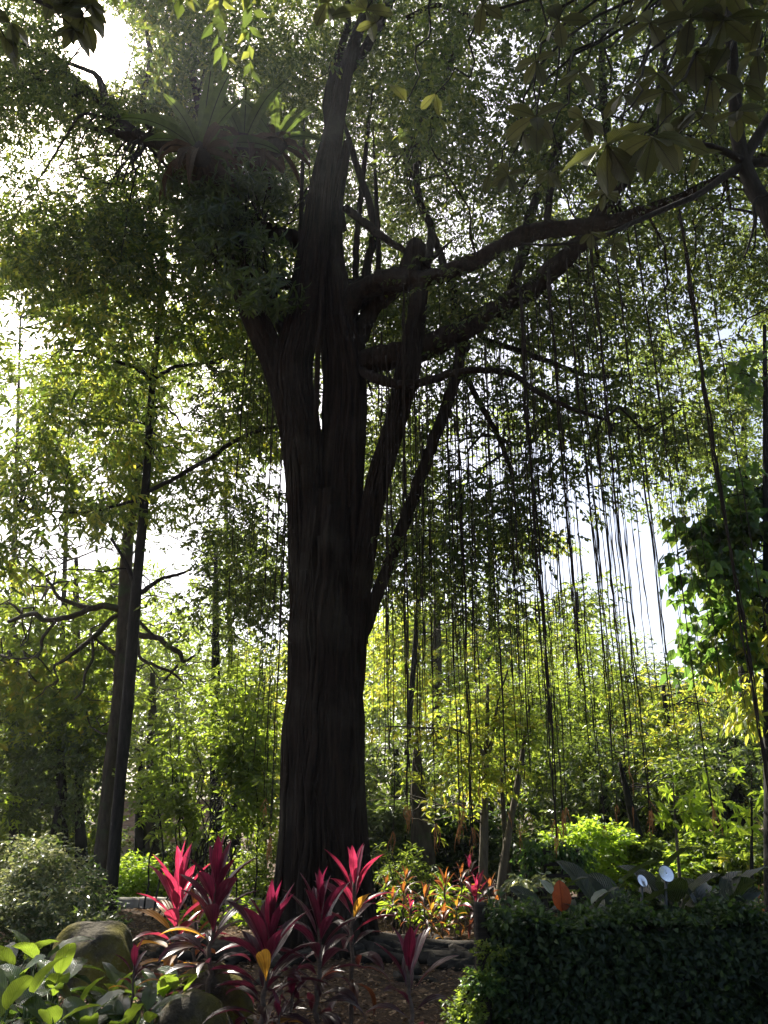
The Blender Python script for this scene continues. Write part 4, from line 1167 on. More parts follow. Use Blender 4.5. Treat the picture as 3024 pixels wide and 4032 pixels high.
# ------------------------------------------------------------------ the hut far behind, boulders, log, kerb side
def hut():
    x, Y = float(P(528, 3300, 25.5)[0]), 25.5
    z = float(ground_z(x, Y))
    t = thing('garden_hut', 'small pale hut with a brown tiled roof glimpsed between the left hand trunks', 'hut', (x + .6, Y + 1.5, z))
    c = np.array(t.location)
    zt = float(P(528, 3292, Y)[2]) - z
    m = MB()
    m.box(c + [0, 0, zt / 2], (2.6, 2.4, zt), bev=.02)
    m.build('wall', M['wall'], t, False)
    m = MB()
    m.box(c + [-.62, -1.215, zt * .42], (.5, .05, zt * .8), bev=.01)
    m.build('door', M['old_wood'], t, False)
    r = MB()
    n = 9
    for s in (-1, 1):
        for k in range(n):      # courses of tiles down each slope
            a, b = k / n, (k + 1) / n
            ya, yb = s * 1.75 * (1 - a), s * 1.75 * (1 - b)
            za, zb = zt - .12 + 1.15 * a + .035, zt - .12 + 1.15 * b
            q = [[-1.75, ya, za], [1.75, ya, za], [1.75, yb, zb], [-1.75, yb, zb]]
            lo = [[p[0], p[1], p[2] - .05] for p in q]
            r.add(np.array(q + lo) + c, [np.array([[0, 1, 2, 3], [7, 6, 5, 4], [0, 4, 5, 1], [1, 5, 6, 2], [2, 6, 7, 3], [3, 7, 4, 0]])])
    r.build('roof', M['tile'], t, False)
    b = MB()
    for s in (-1, 1):
        for e in (-1, 1):
            p = np.array([[e * 1.77, s * 1.8, zt - .16], [e * 1.77, 0, zt + 1.06]]) + c
            b.tube(p, [.06, .06], 4)
    b.build('bargeboard', M['wall'], t, False)
    for e in (-1.15, 1.15):
        p = MB()
        p.box(c + [e, -1.6, (zt - .1) / 2], (.12, .12, zt - .1), bev=.01)
        p.build('post', M['wall'], t, False)


hut()


def boulder(u, v, Y, w, h, label, seed):
    rng = np.random.default_rng(seed)
    c = P(u, v, Y)
    c[2] = float(ground_z(c[0], c[1]))
    import bmesh
    bm = bmesh.new()
    bmesh.ops.create_icosphere(bm, subdivisions=5, radius=1)
    me = bpy.data.meshes.new('boulder')
    bm.to_mesh(me)
    bm.free()
    n = len(me.vertices)
    co = np.zeros(n * 3, np.float32)
    me.vertices.foreach_get('co', co)
    p = co.reshape(-1, 3).astype(float)
    d = np.zeros(n)
    for k in range(40):
        w_ = rng.normal(0, 1, 3)
        w_ *= rng.uniform(1, 14) / np.linalg.norm(w_)
        d += np.sin(p @ w_ + rng.uniform(0, 6)) * .09 / (1 + np.linalg.norm(w_)) 
    p *= (1 + d)[:, None]
    p[:, 2] = np.sign(p[:, 2]) * np.abs(p[:, 2]) ** .9
    p *= [w / 2, w * .42, h]
    me.vertices.foreach_set('co', p.astype(np.float32).ravel())
    me.polygons.foreach_set('use_smooth', np.ones(len(me.polygons), bool))
    me.update()
    me.materials.append(M['moss_stone'])
    o = bpy.data.objects.new('boulder', me)
    COL.objects.link(o)
    o.location = c
    o.rotation_euler = (0, 0, rng.uniform(-.3, .3))
    tag(o, label, 'boulder', 'mossy boulders')
    # moss and small fern tufts that grow on it
    return o


boulder(368, 3800, 8.6, .84, .56, 'large mossy boulder at the foot of the slim dark tree', 1)
boulder(815, 3950, 6.9, .66, .43, 'rounded boulder with yellow moss on top, behind the lower of the pair', 2)
boulder(765, 4010, 6.3, .60, .40, 'low mossy boulder in front of its taller neighbour near the bottom edge', 3)


def log_border():
    rng = np.random.default_rng(7)
    for k, (a, b, w, lab) in enumerate([((1830, 3755), (2060, 3765), .075, 'fallen log lying on the leaf litter beside the vine covered fence'), ((1640, 3752), (1800, 3745), .05, 'thin fallen log on the leaf litter right of the fig roots')]):
        Y = ground_Y(3765) - .1 * k
        p, q = P(a[0], a[1], Y), P(b[0], b[1], Y - .1)
        p[2], q[2] = ground_z(p[0], p[1]) + w * .8, ground_z(q[0], q[1]) + w * .8
        m = MB()
        m.tube(wiggle(p, q, rng, 16, .04), w * (1 + .1 * np.sin(np.arange(16))), 12, bark_lobes(rng, .15, (3, 7), 4))
        o = m.build('fallen_log', M['dark_bark'], None, origin=p)
        tag(o, lab, 'log')
    for k, (u, v, L) in enumerate([(1975, 3740, .32), (1375, 3880, .7), (1690, 3760, .4)]):
        pass


log_border()


def litter():
    rng = np.random.default_rng(15)
    n = 42000
    y = rng.uniform(6.4, 17, n) ** 1.0
    x = rng.uniform(-.62, .62, n) * y
    z = ground_z(x, y) + rng.uniform(.004, .03, n)
    pos = np.stack([x, y, z], 1)
    az = rng.uniform(0, 6.28, n)
    d = np.stack([np.cos(az), np.sin(az), rng.normal(0, .2, n)], 1)
    m = MB()
    nor = rng.normal(0, .3, (n, 3)) + [0, 0, 1]
    L = rng.uniform(.025, .085, n)
    leaf_cards(m, pos, d, nor, L, L * rng.uniform(.3, .6, n))
    tag(m.build('fallen_leaves', M['litter'], None, False), 'brown fallen leaves and bark chips over the ground', kind='stuff')


litter()


# ------------------------------------------------------------------ cordylines
def cordyline(u, v, Y, Lpx, n, mat, label, seed, su=None, tiers=1, group='crimson cordylines in front of the fig', stemlen=.4, width=.215, amber=0, spread=1.0, name='cordyline', lean=(0, 0), old=1.0):
    """u, v: the growing tip's foot; Lpx: length of its longest leaves in the photograph"""
    rng = np.random.default_rng(seed)
    A = P(u, v, Y)
    su = u if su is None else su
    g = P(su, 4000, Y)
    g[1] = Y + rng.uniform(-.05, .05)
    g[2] = float(ground_z(g[0], g[1]))
    t = thing(name, label, 'cordyline', g, group)
    L = Lpx * px(v, Y) * 1.04
    st = wiggle(g + [0, 0, -.03], A, rng, 18, .03)
    m = MB()
    w0 = max(.008, L * .034)
    m.tube(st, np.linspace(w0 * 1.15, w0 * .8, 18) * (1 + .10 * (np.arange(18) % 2)), 9)
    m.build('stem', M['stem'], t)
    zst = st[:, 2]
    f = MB()
    am = MB()
    span = min(stemlen * L / .4 * tiers, (A[2] - g[2]) * .85)
    for i in range(n):
        a = (i + .5) / n
        az = i * 2.39996 + rng.uniform(-.25, .25)
        h = A[2] - span * a ** 1.05
        k = np.interp(h, zst, np.arange(18))
        p0 = np.array([np.interp(k, np.arange(18), st[:, c]) for c in range(3)])
        el = math.radians(87 - 58 * spread * a ** .7 - 40 * spread * a ** 1.3 * old + rng.uniform(-9, 9))
        ln = L * (.72 + .28 * min(1, a * 4)) * rng.uniform(.82, 1.08) * (1 - .18 * a)
        mb = am if (amber and a > .35 and rng.random() < amber) else f
        blade(mb, p0, az, el, ln, ln * width * rng.uniform(.9, 1.15) * (.75 if a < .12 else 1), math.radians(10 + 85 * a + rng.uniform(-8, 20)), a, rng, .16, .38 if a > .2 else .6, .015, (.88, .95), rng.normal(0, .3), 9)
    f.build('foliage', M[mat], t, True, 'luv')
    if am.n:
        o = am.build('faded_foliage', M['amber_leaf'], t, True, 'luv')
        o['label'] = 'faded amber leaves'
    return t


cordyline(705, 3500, 7.2, 235, 38, 'crimson_leaf', 'brightest crimson cordyline, glowing in the sun nearest the slim dark trunk', 1, 690, 2.2, amber=.35)
cordyline(850, 3480, 6.6, 260, 38, 'maroon_leaf', 'tallest dark maroon cordyline, its upright tip above the brightest one', 2, 815, 1.7, amber=.08, stemlen=.5)
cordyline(1062, 3690, 5.8, 290, 38, 'maroon_leaf', 'big maroon cordyline in front, with a folded upright crimson tip at the centre', 3, 1015, 1.5, amber=.05)
cordyline(1262, 3600, 6.3, 260, 38, 'maroon_leaf', 'dark maroon cordyline before the middle of the fig trunk', 4, 1248, 2.0, amber=.05)
cordyline(1395, 3470, 7.0, 225, 26, 'crimson_leaf', 'tall cordyline with pink red leaves reaching right of the fig trunk', 5, 1380, 1.6, amber=.06)
cordyline(1605, 3800, 5.8, 250, 17, 'maroon_leaf', 'sparse dark cordyline standing alone right of the fig trunk, above bare leaf litter', 6, 1635, 1.4)
cordyline(528, 3790, 6.0, 125, 16, 'maroon_leaf', 'small brownish cordyline beside the large mossy boulder', 7, 515, 1.4, amber=.25)
cordyline(770, 3600, 7.9, 170, 18, 'bronze_leaf', 'half hidden olive bronze cordyline between the brightest and the tallest one', 8, 775, 1.6, amber=.4)
cordyline(1100, 3985, 5.6, 120, 12, 'maroon_leaf', 'low young cordyline at the bottom edge under the big front one', 9, 1105, 1.0)
cordyline(1150, 3900, 6.0, 150, 12, 'maroon_leaf', 'short dark cordyline leaning under the drooping leaves before the fig', 10, 1140, 1.0)
for k, (u, v, Y, Lp, n, mt, lab) in enumerate([
    (1598, 3455, 11.9, 78, 20, 'bronze_leaf', 'bronze cordyline with an orange tip, topmost on the left of the bronze clump'), (1545, 3540, 11.4, 70, 18, 'bronze_leaf', 'bronze cordyline closest to the fig trunk'),
    (1588, 3515, 11.3, 74, 18, 'bronze_leaf', 'bronze cordyline just below the topmost left one'), (1672, 3530, 11.0, 90, 22, 'bronze_leaf', 'bronze cordyline with pale shining leaves, in front of the stout grey bole'),
    (1615, 3570, 10.9, 66, 14, 'crimson_leaf', 'small cordyline with one bright red leaf among the bronze ones'), (1700, 3590, 10.8, 80, 18, 'amber_leaf', 'amber leaved cordyline low in the bronze clump'),
    (1752, 3485, 11.4, 95, 28, 'bronze_leaf', 'dark bushy bronze cordyline right of the stout grey bole'), (1745, 3610, 10.9, 85, 20, 'bronze_leaf', 'grey green bronze cordyline in the middle of the sunny litter'),
    (1815, 3450, 11.8, 90, 18, 'bronze_leaf', 'cordyline with two upright orange leaves'), (1850, 3420, 12.2, 90, 18, 'maroon_leaf', 'tall dusky red cordyline at the back beside the pale young tree'),
    (1798, 3560, 11.0, 70, 12, 'amber_leaf', 'small cordyline with an upright orange leaf, left of the pink one'), (1876, 3520, 11.0, 125, 30, 'crimson_leaf', 'bright pink red cordyline beside the end post of the vine covered fence'),
    (1960, 3560, 11.2, 75, 16, 'bronze_leaf', 'brown cordyline behind the end post of the fence'), (1930, 3490, 11.9, 80, 14, 'bronze_leaf', 'narrow bronze cordyline just right of the pale young tree'), (1688, 3690, 10.6, 48, 8, 'amber_leaf', 'tiny yellow star shaped cordyline on the sunny litter'),
    (1520, 3480, 12.2, 60, 14, 'bronze_leaf', 'bronze cordyline half hidden behind the red tip beside the fig'), (2990, 3530, 11, 70, 14, 'bronze_leaf', 'bronze cordyline by the right edge, beyond the big dark leaves'),
]):
    cordyline(u, v, Y, Lp, int(n * .8), mt, lab, 50 + k, u + (k % 3 - 1) * 6, .9, 'bronze cordylines on the sunny litter', amber=.25 if mt == 'bronze_leaf' else 0, width=.17)


# ------------------------------------------------------------------ broad leaved plants at the lower left
def broad_plant(u, v, Y, Lpx, n, label, seed, mat='broad_leaf', group='broad leaved plants at the lower left', name='broad_leaved_plant', width=.42, upright=0.0):
    rng = np.random.default_rng(seed)
    A = P(u, v, Y)
    g = np.array([A[0], Y, float(ground_z(A[0], Y))])
    H = max(.12, A[2] - g[2])
    t = thing(name, label, 'plant', g, group)
    L = Lpx * px(v, Y)
    f, s = MB(), MB()
    for k in range(n):
        az = k * 2.4 + rng.uniform(-.4, .4)
        a = k / n
        r = rng.uniform(.2, 1) * L * .75 * (.35 + a)
        h = H * (1 - .55 * a) * rng.uniform(.8, 1.05)
        p0 = g + [r * math.cos(az), r * math.sin(az), h]
        q = smooth_path(np.array([g + [rng.normal(0, .02), rng.normal(0, .02), -.02], g + [.25 * r * math.cos(az), .25 * r * math.sin(az), .6 * h], p0]), 8)
        s.tube(q, np.linspace(.009, .004, 8), 6)
        blade(f, p0, az + rng.normal(0, .3), math.radians(48 - 55 * a + rng.uniform(-18, 18) + upright), L * rng.uniform(.75, 1.15), L * width * rng.uniform(.85, 1.1), math.radians(45 + 40 * a), a, rng, .03, .28, .035, (.72, .72), rng.normal(0, .35), 10)
    s.build('stalk', M['grass_leaf'] if False else M['stem_green'], t)
    f.build('foliage', M[mat], t, True, 'luv')
    return t


M['stem_green'] = rough_mat('stem_green', [(.3, (.03, .06, .015)), (.8, (.07, .12, .03))], (9, 9, 9), 3, .5, .2, .01, .4)
bp = [(60, 3770, 6.9, 150, 11, 'broad leaved plant at the left edge under the variegated bush'), (150, 3745, 6.7, 165, 12, 'broad leaved plant with a glowing yellow green top leaf'), (215, 3840, 6.4, 160, 12, 'broad leaved plant with one white shining leaf, before the large boulder'),
      (40, 3880, 6.0, 165, 10, 'broad leaved plant low on the left edge'), (120, 3900, 5.8, 165, 11, 'broad leaved plant with striped shining leaves, second from the left edge'), (205, 3960, 5.5, 170, 10, 'broad leaved plant with pale ribs in the bottom left corner'),
      (300, 3940, 6.2, 150, 11, 'dark broad leaved plant under the near side of the large boulder'), (345, 3990, 5.6, 160, 10, 'broad leaved plant with shining ribs along the bottom edge, right of the corner one'), (415, 3950, 6.4, 140, 11, 'broad leaved plant just right of the dark one under the boulder'),
      (480, 3900, 6.8, 130, 11, 'broad leaved plant with a pale leaf beside the small brownish cordyline'), (565, 3910, 6.5, 130, 11, 'broad leaved plant behind the small brownish cordyline'), (640, 3850, 6.6, 135, 12, 'broad leaved plant with the brightest green leaf, left of the yellow mossed boulder'),
      (700, 3860, 6.4, 120, 9, 'broad leaved plant leaning over the yellow mossed boulder'), (590, 3965, 5.8, 140, 10, 'broad leaved plant in front of the low mossy boulder'), (470, 3985, 5.6, 140, 10, 'broad leaved plant at the bottom edge below the small brownish cordyline'), (10, 3990, 5.4, 170, 9, 'broad leaved plant filling the very bottom left corner')]
for k, a in enumerate(bp):
    a = (a[0], a[1], a[2], a[3] * 1.12, a[4], a[5])
    broad_plant(*a, seed=500 + k)
# blades of grass-like leaves between them
def strap_plant(u, Y, vt, n, label, seed):
    rng = np.random.default_rng(seed)
    g = at_ground(u, Y)
    t = thing('strap_leaf_plant', label, 'plant', g, 'upright strap leaved plants')
    H = float(P(u, vt, Y)[2]) - g[2]
    f = MB()
    for k in range(n):
        blade(f, g + [rng.normal(0, .03), rng.normal(0, .03), -.02], rng.uniform(0, 6.28), math.radians(rng.uniform(74, 88)), H * rng.uniform(.7, 1.05), .035, math.radians(rng.uniform(5, 30)), rng.random(), rng, 0, .3, 0, (.6, .4), .2, 9)
    f.build('foliage', M['grass_leaf'], t, True, 'luv')
    c = MB()
    c.tube(np.array([g + [0, 0, -.03], g + [0, 0, .03], g + [0, 0, .07]]), [.03, .035, .02], 8)
    c.build('bulb', M['stem_green'], t)


strap_plant(567, 5.2, 3965, 3, 'upright strap leaves at the bottom edge under the small brownish cordyline', 1)
strap_plant(665, 5.2, 3960, 3, 'pair of upright strap leaves at the bottom edge before the low boulder', 2)
strap_plant(330, 5.2, 3935, 2, 'thin upright strap leaf at the bottom edge left of the boulders', 3)

# big dark leaves behind the fence
ear = [(2190, 3570, 7.6, 150, 7, 'big leaved plant with a pale folded leaf at the left end of the fence top'), (2390, 3570, 7.5, 190, 8, 'big dark leaved plant left of centre behind the fence, between rust leaf and discs'), (2520, 3560, 7.8, 200, 9, 'big dark leaved plant under the round discs'), (2640, 3550, 7.6, 210, 9, 'big dark leaved plant right of the round discs'),
       (2300, 3600, 7.25, 170, 7, 'big dark leaved plant just right of the rust orange leaf'), (2455, 3610, 7.2, 180, 7, 'low big dark leaved plant in front of the smaller disc'), (2700, 3610, 7.15, 180, 7, 'low big dark leaved plant right of the larger disc'), (2820, 3600, 7.2, 190, 7, 'broad dark leaved plant low behind the right part of the fence top'),
       (2760, 3570, 7.4, 190, 8, 'big dark leaved plant with drooping striped leaves behind the fence, second from its right end'), (2860, 3550, 7.6, 190, 8, 'big dark leaved plant rising highest at the right end of the fence'), (2975, 3640, 7.2, 170, 7, 'big dark leaved plant at the right edge beyond the fence end')]
for k, a in enumerate(ear):
    a = (a[0], a[1] - 40, a[2], a[3] * 1.25, a[4] + 4, a[5])
    broad_plant(*a, seed=600 + k, mat='ear_leaf', group='big dark leaved plants behind the fence', name='big_leaved_plant', width=.40)


def rust_plant():
    rng = np.random.default_rng(9)
    A = P(2215, 3590, 7.3)
    g = np.array([A[0], 7.3, 0.0])
    t = thing('rust_leaved_plant', 'plant with one big rust orange leaf and a white backlit one above the fence', 'plant', g)
    f = MB()
    blade(f, A + [0, 0, .0], math.pi / 2, math.radians(84), .24, .15, .25, .5, rng, .04, .25, .03, (.8, .6), .15, 10)
    blade(f, A + [.7, .05, -.07], math.pi * .4, math.radians(70), .14, .09, .3, .5, rng, .04, .25, .03, (.8, .6), .15, 8)
    f.build('foliage', M['rust_leaf'], t, True, 'luv')
    s = MB()
    s.tube(wiggle(g, A + [0, 0, -.05], rng, 8, .05), np.linspace(.016, .008, 8), 7)
    s.tube(wiggle(g + [.02, 0, 0], A + [.7, .05, -.06], rng, 8, .05), np.linspace(.014, .006, 8), 7)
    s.build('stalk', M['stem_green'], t)
    w = MB()
    for (u, v, L, az) in [(2360, 3620, .17, 1.2), (2330, 3560, .2, .2), (2170, 3520, .2, 2.0)]:
        q = P(u, v, 7.2)
        blade(w, q, az, math.radians(45), L, L * .5, .7, .2, rng, .03, .3, .04, (.75, .7), .3, 9)
        s2 = MB()
    w.build('light_foliage', M['variegated_blade'], t, True, 'luv')


M['variegated_blade'] = blade_mat('variegated_blade', [(0, (.4, .42, .33)), (1, (.3, .34, .24))], [(0, (.6, .65, .4)), (1, (.5, .6, .3))], .4, .35, .5, 9, 2, (.7, .8, .6))
rust_plant()


# ------------------------------------------------------------------ bushes
def bush(u, v0, Y, rects, n, mat, label, seed, L=.07, Wr=.5, crad=.22, name='bush', T=T4, stems=10, group=None, per=8, tl=.16, extra=None, droop=.15, whorl=False, cat='bush'):
    rng = np.random.default_rng(seed)
    g = at_ground(u, Y)
    t = thing(name, label, cat, g, group)
    C = patch_clusters([(a, b, c, d, Y + e, Y + f, w) for (a, b, c, d, e, f, w) in rects], rng, crad, 1)
    C[:, 2] = np.maximum(C[:, 2], ground_z(C[:, 0], C[:, 1]) + .06)
    m = MB()
    sprays(m, C, crad * 1.1, n, rng, L=L, Wr=Wr, per=per, tl=tl, droop=droop, T=T, whorl=whorl)
    m.build('foliage', M[mat], t, smooth=False)
    if extra:
        m = MB()
        sprays(m, C[rng.permutation(len(C))[:max(2, len(C) // 3)]], crad * 1.15, extra[1], rng, L=L, Wr=Wr, per=per, tl=tl, droop=droop, T=T, whorl=whorl)
        m.build('lighter_foliage', M[extra[0]], t, smooth=False)
    s = MB()
    for k in C[rng.permutation(len(C))[:stems]]:
        s.tube(wiggle(g + [rng.normal(0, .08), rng.normal(0, .08), -.03], k, rng, 9, .12, -.05), np.linspace(.016, .004, 9), 6)
    s.build('branch', M['dark_bark'], t)
    return t


bush(130, 3560, 9.6, [(-120, 3370, 330, 3560, -.5, .6, 1.4), (-120, 3520, 360, 3800, -.7, .6, 1.4), (40, 3330, 250, 3420, -.3, .5, 1)], 13000, 'variegated_leaf', 'large bush of small shining cream edged leaves at the left edge', 1, L=.062, Wr=.5, extra=('dark_leaf', 5000))
bush(330, 3520, 11.0, [(230, 3400, 400, 3640, -.4, .5, 1.2)], 3500, 'hedge_leaf', 'dark bush between the shining bush and the slim trunk', 2, L=.07)
bush(540, 3450, 15.6, [(475, 3370, 610, 3550, -.4, .4, 1.6)], 4200, 'lime_leaf', 'lime green bush glowing right of the slim dark trunk', 3, L=.085, T=T8)
bush(2330, 3330, 13.2, [(2240, 3230, 2440, 3480, -.5, .5, 1.3)], 4200, 'lime_leaf', 'lime green bush behind the trellis', 4, L=.09, T=T8)
bush(2600, 3380, 13.0, [(2480, 3310, 2680, 3500, -.4, .5, 1.2)], 3200, 'mid_leaf', 'green bush behind the round discs', 5, L=.11, T=T8, extra=('lime_leaf', 900))
bush(2760, 3340, 12.6, [(2660, 3290, 2900, 3480, -.4, .5, 1.2)], 3600, 'mid_leaf', 'green bush right of the round discs', 6, L=.11, T=T8, extra=('lime_leaf', 1200))
bush(2960, 3400, 12.2, [(2860, 3330, 3080, 3540, -.4, .5, 1.2)], 3000, 'mid_leaf', 'green bush at the right edge above the big dark leaves', 7, L=.1, T=T8, extra=('yellow_leaf', 700))
bush(1550, 3400, 12.6, [(1480, 3330, 1640, 3460, -.3, .4, 1.2)], 2200, 'mid_leaf', 'pale ferny bush behind the topmost left bronze cordyline', 8, L=.1, Wr=.25, per=14, tl=.4)
bush(1580, 3600, 11.8, [(1480, 3520, 1600, 3600, -.1, .5, 1), (1730, 3540, 1850, 3600, -.1, .4, .8)], 400, 'lime_leaf', 'bright green low plants under the bronze cordylines', 9, L=.13, T=T8, Wr=.35, name='low_bush')
bush(730, 3660, 12.6, [(690, 3620, 1000, 3680, -.3, .3, 1)], 900, 'lime_leaf', 'low bright green plants on the litter behind the brightest cordyline', 10, L=.09, T=T8, name='low_bush')
bush(1040, 3420, 15.2, [(880, 3300, 1120, 3540, -.4, .5, 1.2)], 4200, 'mid_leaf', 'pale sunlit bush between the canes and the fig', 11, L=.09, extra=('variegated_leaf', 900))
bush(180, 3340, 16.5, [(-60, 3240, 420, 3420, -.5, .5, 1.2)], 4200, 'mid_leaf', 'sunny green bush far behind the variegated one, under the left trees', 12, L=.11, extra=('yellow_leaf', 900))
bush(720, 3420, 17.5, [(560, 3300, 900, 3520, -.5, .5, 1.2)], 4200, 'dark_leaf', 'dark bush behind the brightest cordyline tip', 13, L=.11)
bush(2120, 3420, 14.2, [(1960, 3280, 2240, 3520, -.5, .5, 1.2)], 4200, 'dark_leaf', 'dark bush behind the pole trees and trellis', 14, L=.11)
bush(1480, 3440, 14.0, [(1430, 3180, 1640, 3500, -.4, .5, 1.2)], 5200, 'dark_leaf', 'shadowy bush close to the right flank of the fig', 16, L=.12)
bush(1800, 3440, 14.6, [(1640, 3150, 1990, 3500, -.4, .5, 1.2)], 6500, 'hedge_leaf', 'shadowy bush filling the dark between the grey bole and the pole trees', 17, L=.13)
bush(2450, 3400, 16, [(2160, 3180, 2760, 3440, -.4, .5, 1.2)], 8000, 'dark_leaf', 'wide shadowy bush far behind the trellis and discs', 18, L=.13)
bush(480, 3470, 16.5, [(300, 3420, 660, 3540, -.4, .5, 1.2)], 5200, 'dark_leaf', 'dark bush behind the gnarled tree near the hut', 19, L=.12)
bush(1790, 3990, 6.5, [(1760, 3980, 1890, 4060, -.1, .15, 1.5), (1862, 3720, 1892, 3960, -.03, .05, 1)], 2600, 'mid_leaf', 'pale green creeper spilling from the left foot of the fence', 15, L=.035, Wr=.6, crad=.1, tl=.07, name='creeper', cat='creeper', extra=('creeper_leaf', 2200))


# ------------------------------------------------------------------ fence under its creeper
def vine_fence():
    rng = np.random.default_rng(91)
    Y = 6.7
    a, b = P(1895, 3628, Y), P(2930, 3668, Y + .25)
    zt = a[2]
    t = thing('vine_fence', 'low post and rail fence buried under dark creeper on the right', 'fence', ((a[0] + b[0]) / 2, Y, 0))
    d = unit((b - a) * [1, 1, 0])
    n = np.array([-d[1], d[0], 0])
    L = np.linalg.norm((b - a)[:2])
    rz = math.atan2(d[1], d[0])
    for k, s in enumerate(np.linspace(0, L, 4)):
        p = a + d * s
        m = MB()
        hp = zt + (.13 if k == 0 else .01)
        m.box([p[0], p[1], hp / 2 - .05], (.10, .10, hp + .1), rz, bev=.012)
        m.build('post', M['old_wood'], t, False)
    for z in (.18, .5, zt - .1):
        m = MB()
        c = a + d * L / 2 + n * .072
        m.box([c[0], c[1], z], (L, .04, .09), rz, bev=.008)
        m.build('rail', M['old_wood'], t, False)
    for k in range(22):
        s = (k + .5) / 22 * L
        if min(abs(s - q) for q in np.linspace(0, L, 4)) < .07:
            continue
        c = a + d * s - n * .0
        m = MB()
        m.box([c[0] + n[0] * .035, c[1] + n[1] * .035, zt * .48], (.06, .02, zt * .9), rz, bev=.005)
        m.build('paling', M['old_wood'], t, False)
    N_ = 46000
    s = rng.uniform(.03, L + .18, N_)
    z = rng.uniform(-.02, 1, N_)
    dep = rng.normal(0, .10, N_) - .05
    top = zt - .03 + .05 * np.sin(s * 3.1) + .03 * np.sin(s * 9)
    thin = (s < .45) & (rng.random(N_) < .72)
    pos = a[None] * [1, 1, 0] + d * s[:, None] + n * dep[:, None] + np.array([0, 0, 1.0]) * (z * top)[:, None]
    k = ~thin
    m = MB()
    d_ = rng.normal(0, 1, (N_, 3)) * [1, .6, .7] + [0, -.2, -.5]
    nor = -n[None] * .9 + rng.normal(0, .55, (N_, 3)) + [0, 0, .5]
    leaf_cards(m, pos[k], d_[k], nor[k], rng.uniform(.03, .06, k.sum()), rng.uniform(.022, .04, k.sum()), TH)
    # shoots over the top rail
    q = 5200
    s = rng.uniform(0, L + .1, q)
    pos = a[None] * [1, 1, 0] + d * s[:, None] + n * rng.normal(-.02, .12, (q, 1)) + np.array([0, 0, 1.0]) * (zt - .02 + np.abs(rng.normal(0, .06, q)) * (.75 + .5 * np.sin(s * 7) + .4 * np.sin(s * 17 + 1)))[:, None]
    leaf_cards(m, pos, rng.normal(0, 1, (q, 3)), rng.normal(0, .4, (q, 3)) + [0, 0, 1], rng.uniform(.03, .055, q), rng.uniform(.02, .04, q), TH)
    m.build('creeper_foliage', M['hedge_leaf'], t, False)
    v = MB()
    for i in range(70):
        s = rng.uniform(.1, L)
        p = a * [1, 1, 0] + d * s - n * .06
        v.tube(wiggle(p, p + d * rng.normal(0, .3) + [0, 0, zt * rng.uniform(.6, 1)], rng, 9, .12), np.full(9, .005), 4)
    v.build('creeper_stem', M['dark_bark'], t)


vine_fence()


# ------------------------------------------------------------------ trellis, bench-like planter, round discs, stakes
def trellis():
    rng = np.random.default_rng(95)
    Y = 11.2
    p0, p1 = P(2075, 3340, Y), P(2275, 3340, Y)
    g = np.array([(p0[0] + p1[0]) / 2, Y, 0])
    t = thing('trellis', 'dark wooden trellis hung with creeper, left of the lime green bush', 'trellis', g)
    zt = p0[2]
    for k, x in enumerate(np.linspace(p0[0], p1[0], 4)):
        m = MB()
        w = .09 if k in (0, 3) else .04
        m.box([x, Y, zt / 2 - .05], (w, w, zt + .1), bev=.008)
        m.build('post', M['old_wood'], t, False)
    for z in np.linspace(.35, zt - .05, 6):
        m = MB()
        m.box([g[0], Y - .052, z], (p1[0] - p0[0] + .1, .025, .045), bev=.005)
        m.build('rail', M['old_wood'], t, False)
    C = np.stack([np.concatenate([rng.normal(p0[0], .06, 40), rng.uniform(p0[0], p1[0], 30), rng.normal(p1[0], .06, 26)]), rng.normal(Y - .05, .06, 96),
                  np.concatenate([rng.uniform(.3, zt, 40), rng.normal(zt, .06, 30), rng.uniform(.2, zt, 26)])], 1)
    m = MB()
    sprays(m, C, .1, 1500, rng, L=.075, Wr=.6, per=6, tl=.1, droop=.6, T=TH)
    m.build('creeper_foliage', M['creeper_leaf'], t, False)


def planter_stand():
    rng = np.random.default_rng(96)
    Y = 10.2
    a, b = P(2015, 3485, Y), P(2130, 3485, Y)
    zt = a[2]
    g = np.array([(a[0] + b[0]) / 2, Y, 0])
    t = thing('plant_stand', 'low dark wooden stand topped with pale trailing leaves, before the trellis', 'stand', g)
    w = b[0] - a[0]
    m = MB()
    m.box([g[0], Y, zt - .03], (w + .1, .45, .05), bev=.008)
    m.build('top', M['old_wood'], t, False)
    for sx in (-1, 1):
        for sy in (-1, 1):
            m = MB()
            m.box([g[0] + sx * w / 2, Y + sy * .17, (zt - .056) / 2 - .03], (.06, .06, zt - .0), bev=.006)
            m.build('leg', M['old_wood'], t, False)
    C = np.stack([rng.uniform(a[0], b[0] + .15, 30), rng.normal(Y, .12, 30), rng.normal(zt + .05, .04, 30)], 1)
    m = MB()
    sprays(m, C, .09, 420, rng, L=.11, Wr=.4, per=6, tl=.12, droop=.5, T=T8)
    m.build('trailing_foliage', M['variegated_leaf'], t, False)


trellis()
planter_stand()


def mirror_mat():
    m, nt, out = new_mat('mirror')
    b = N(nt, 'ShaderNodeBsdfPrincipled')
    b.inputs['Metallic'].default_value = 1
    b.inputs['Base Color'].default_value = (.9, .9, .88, 1)
    b.inputs['Roughness'].default_value = .22
    tc = N(nt, 'ShaderNodeTexCoord')
    no = N(nt, 'ShaderNodeTexNoise')
    no.inputs['Scale'].default_value = 7
    no.inputs['Detail'].default_value = 6
    nt.links.new(tc.outputs['Object'], no.inputs['Vector'])
    nt.links.new(ramp(nt, no.outputs[0], [(.3, (.72, .72, .69)), (.6, (.95, .95, .93))]), b.inputs['Base Color'])
    nt.links.new(b.outputs[0], out.inputs[0])
    return m


M['mirror'] = mirror_mat()


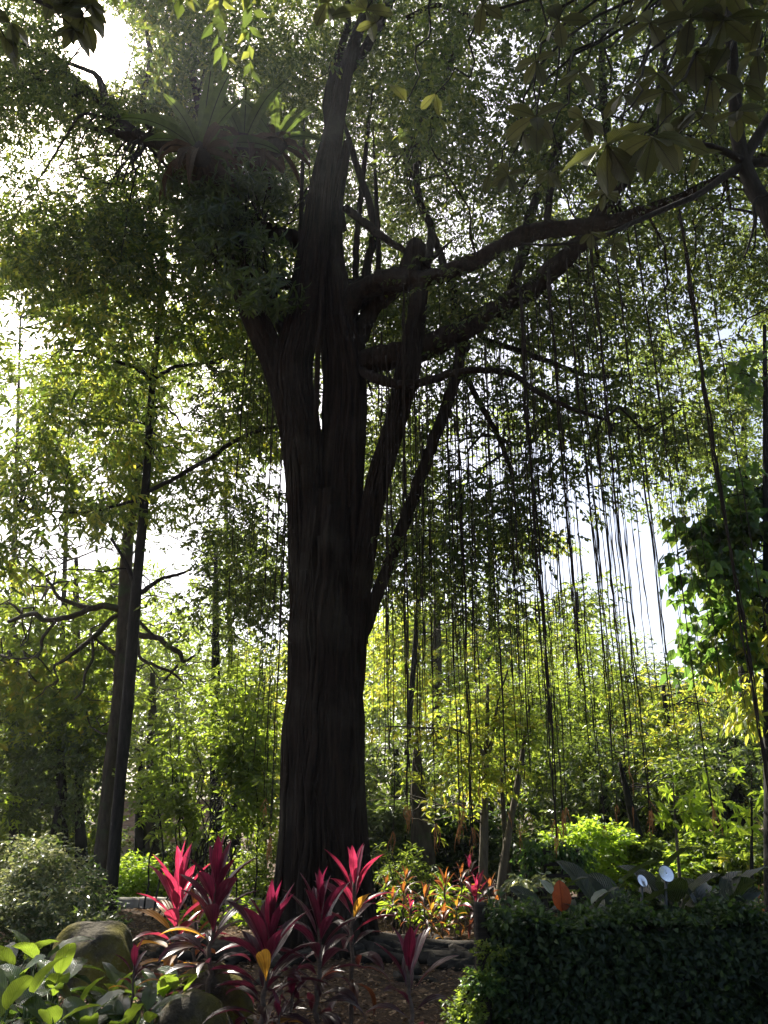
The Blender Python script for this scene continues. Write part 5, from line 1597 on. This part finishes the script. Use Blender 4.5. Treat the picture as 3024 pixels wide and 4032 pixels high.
def disc(u, v, Y, dpx, yaw, label):
    c = P(u, v, Y)
    R = dpx / 2 * px(v, Y)
    g = np.array([c[0] - .06, Y + .05, 0])
    t = thing('round_mirror', label, 'mirror', g, 'round mirrors on poles')
    tilt = math.radians(24)
    nrm = np.array([math.sin(yaw) * math.cos(tilt), -math.cos(yaw) * math.cos(tilt), math.sin(tilt)])
    sx = unit(np.cross(nrm, [0, 0, 1.0]))
    sy = np.cross(sx, nrm)
    nr, na = 8, 40
    th = np.arange(na) / na * 2 * math.pi
    rr = np.linspace(.06, .97, nr) * R
    bul = .10 * R * (1 - (rr / R) ** 2)
    v_ = c + rr[:, None, None] * (np.cos(th)[None, :, None] * sx + np.sin(th)[None, :, None] * sy) + bul[:, None, None] * nrm
    i, k = np.meshgrid(np.arange(nr - 1), np.arange(na), indexing='ij')
    q = np.stack([i * na + k, i * na + (k + 1) % na, (i + 1) * na + (k + 1) % na, (i + 1) * na + k], -1).reshape(-1, 4)
    m = MB().add(v_, [q, np.arange(na)[None]])
    m.build('mirror_face', M['mirror'], t, True)
    ring = MB()
    pts = c + R * (np.cos(np.append(th, 0))[:, None] * sx + np.sin(np.append(th, 0))[:, None] * sy)
    ring.tube(pts, np.full(na + 1, R * .055), 8, cap=False)
    back = c + R * (np.cos(th)[:, None] * sx + np.sin(th)[:, None] * sy)
    ring.add(np.concatenate([back - nrm * .004, c[None] - nrm * .12 * R]), [np.array([[k, (k + 1) % na, na] for k in range(na)])])
    ring.build('rim', M['metal'], t, True)
    p = MB()
    p.tube(np.array([g + [0, 0, -.05], g + [.01, 0, c[2] * .5], c - nrm * .16 * R]), [.013, .012, .011], 8)
    p.build('pole', M['metal'], t)


disc(2624, 3440, 7.0, 64, math.radians(14), 'larger round white mirror on a thin pole, right of the other')
disc(2530, 3468, 7.05, 48, math.radians(28), 'smaller round white mirror on a thin pole, left of the other')


# ------------------------------------------------------------------ thin haze volume added to imitate the lens flare veil
def haze():
    m, nt, out = new_mat('haze')
    v = N(nt, 'ShaderNodeVolumePrincipled')
    v.inputs['Density'].default_value = HAZE
    v.inputs['Color'].default_value = (.9, .95, 1.0, 1)
    v.inputs['Anisotropy'].default_value = .55
    nt.links.new(v.outputs[0], out.inputs['Volume'])
    b = MB()
    b.box([0, 105, 14], (330, 330, 36.5))
    tag(b.build('haze', m, None, False), 'thin pale haze added to imitate the lens flare veil', kind='stuff')


HAZE = .0008
haze()
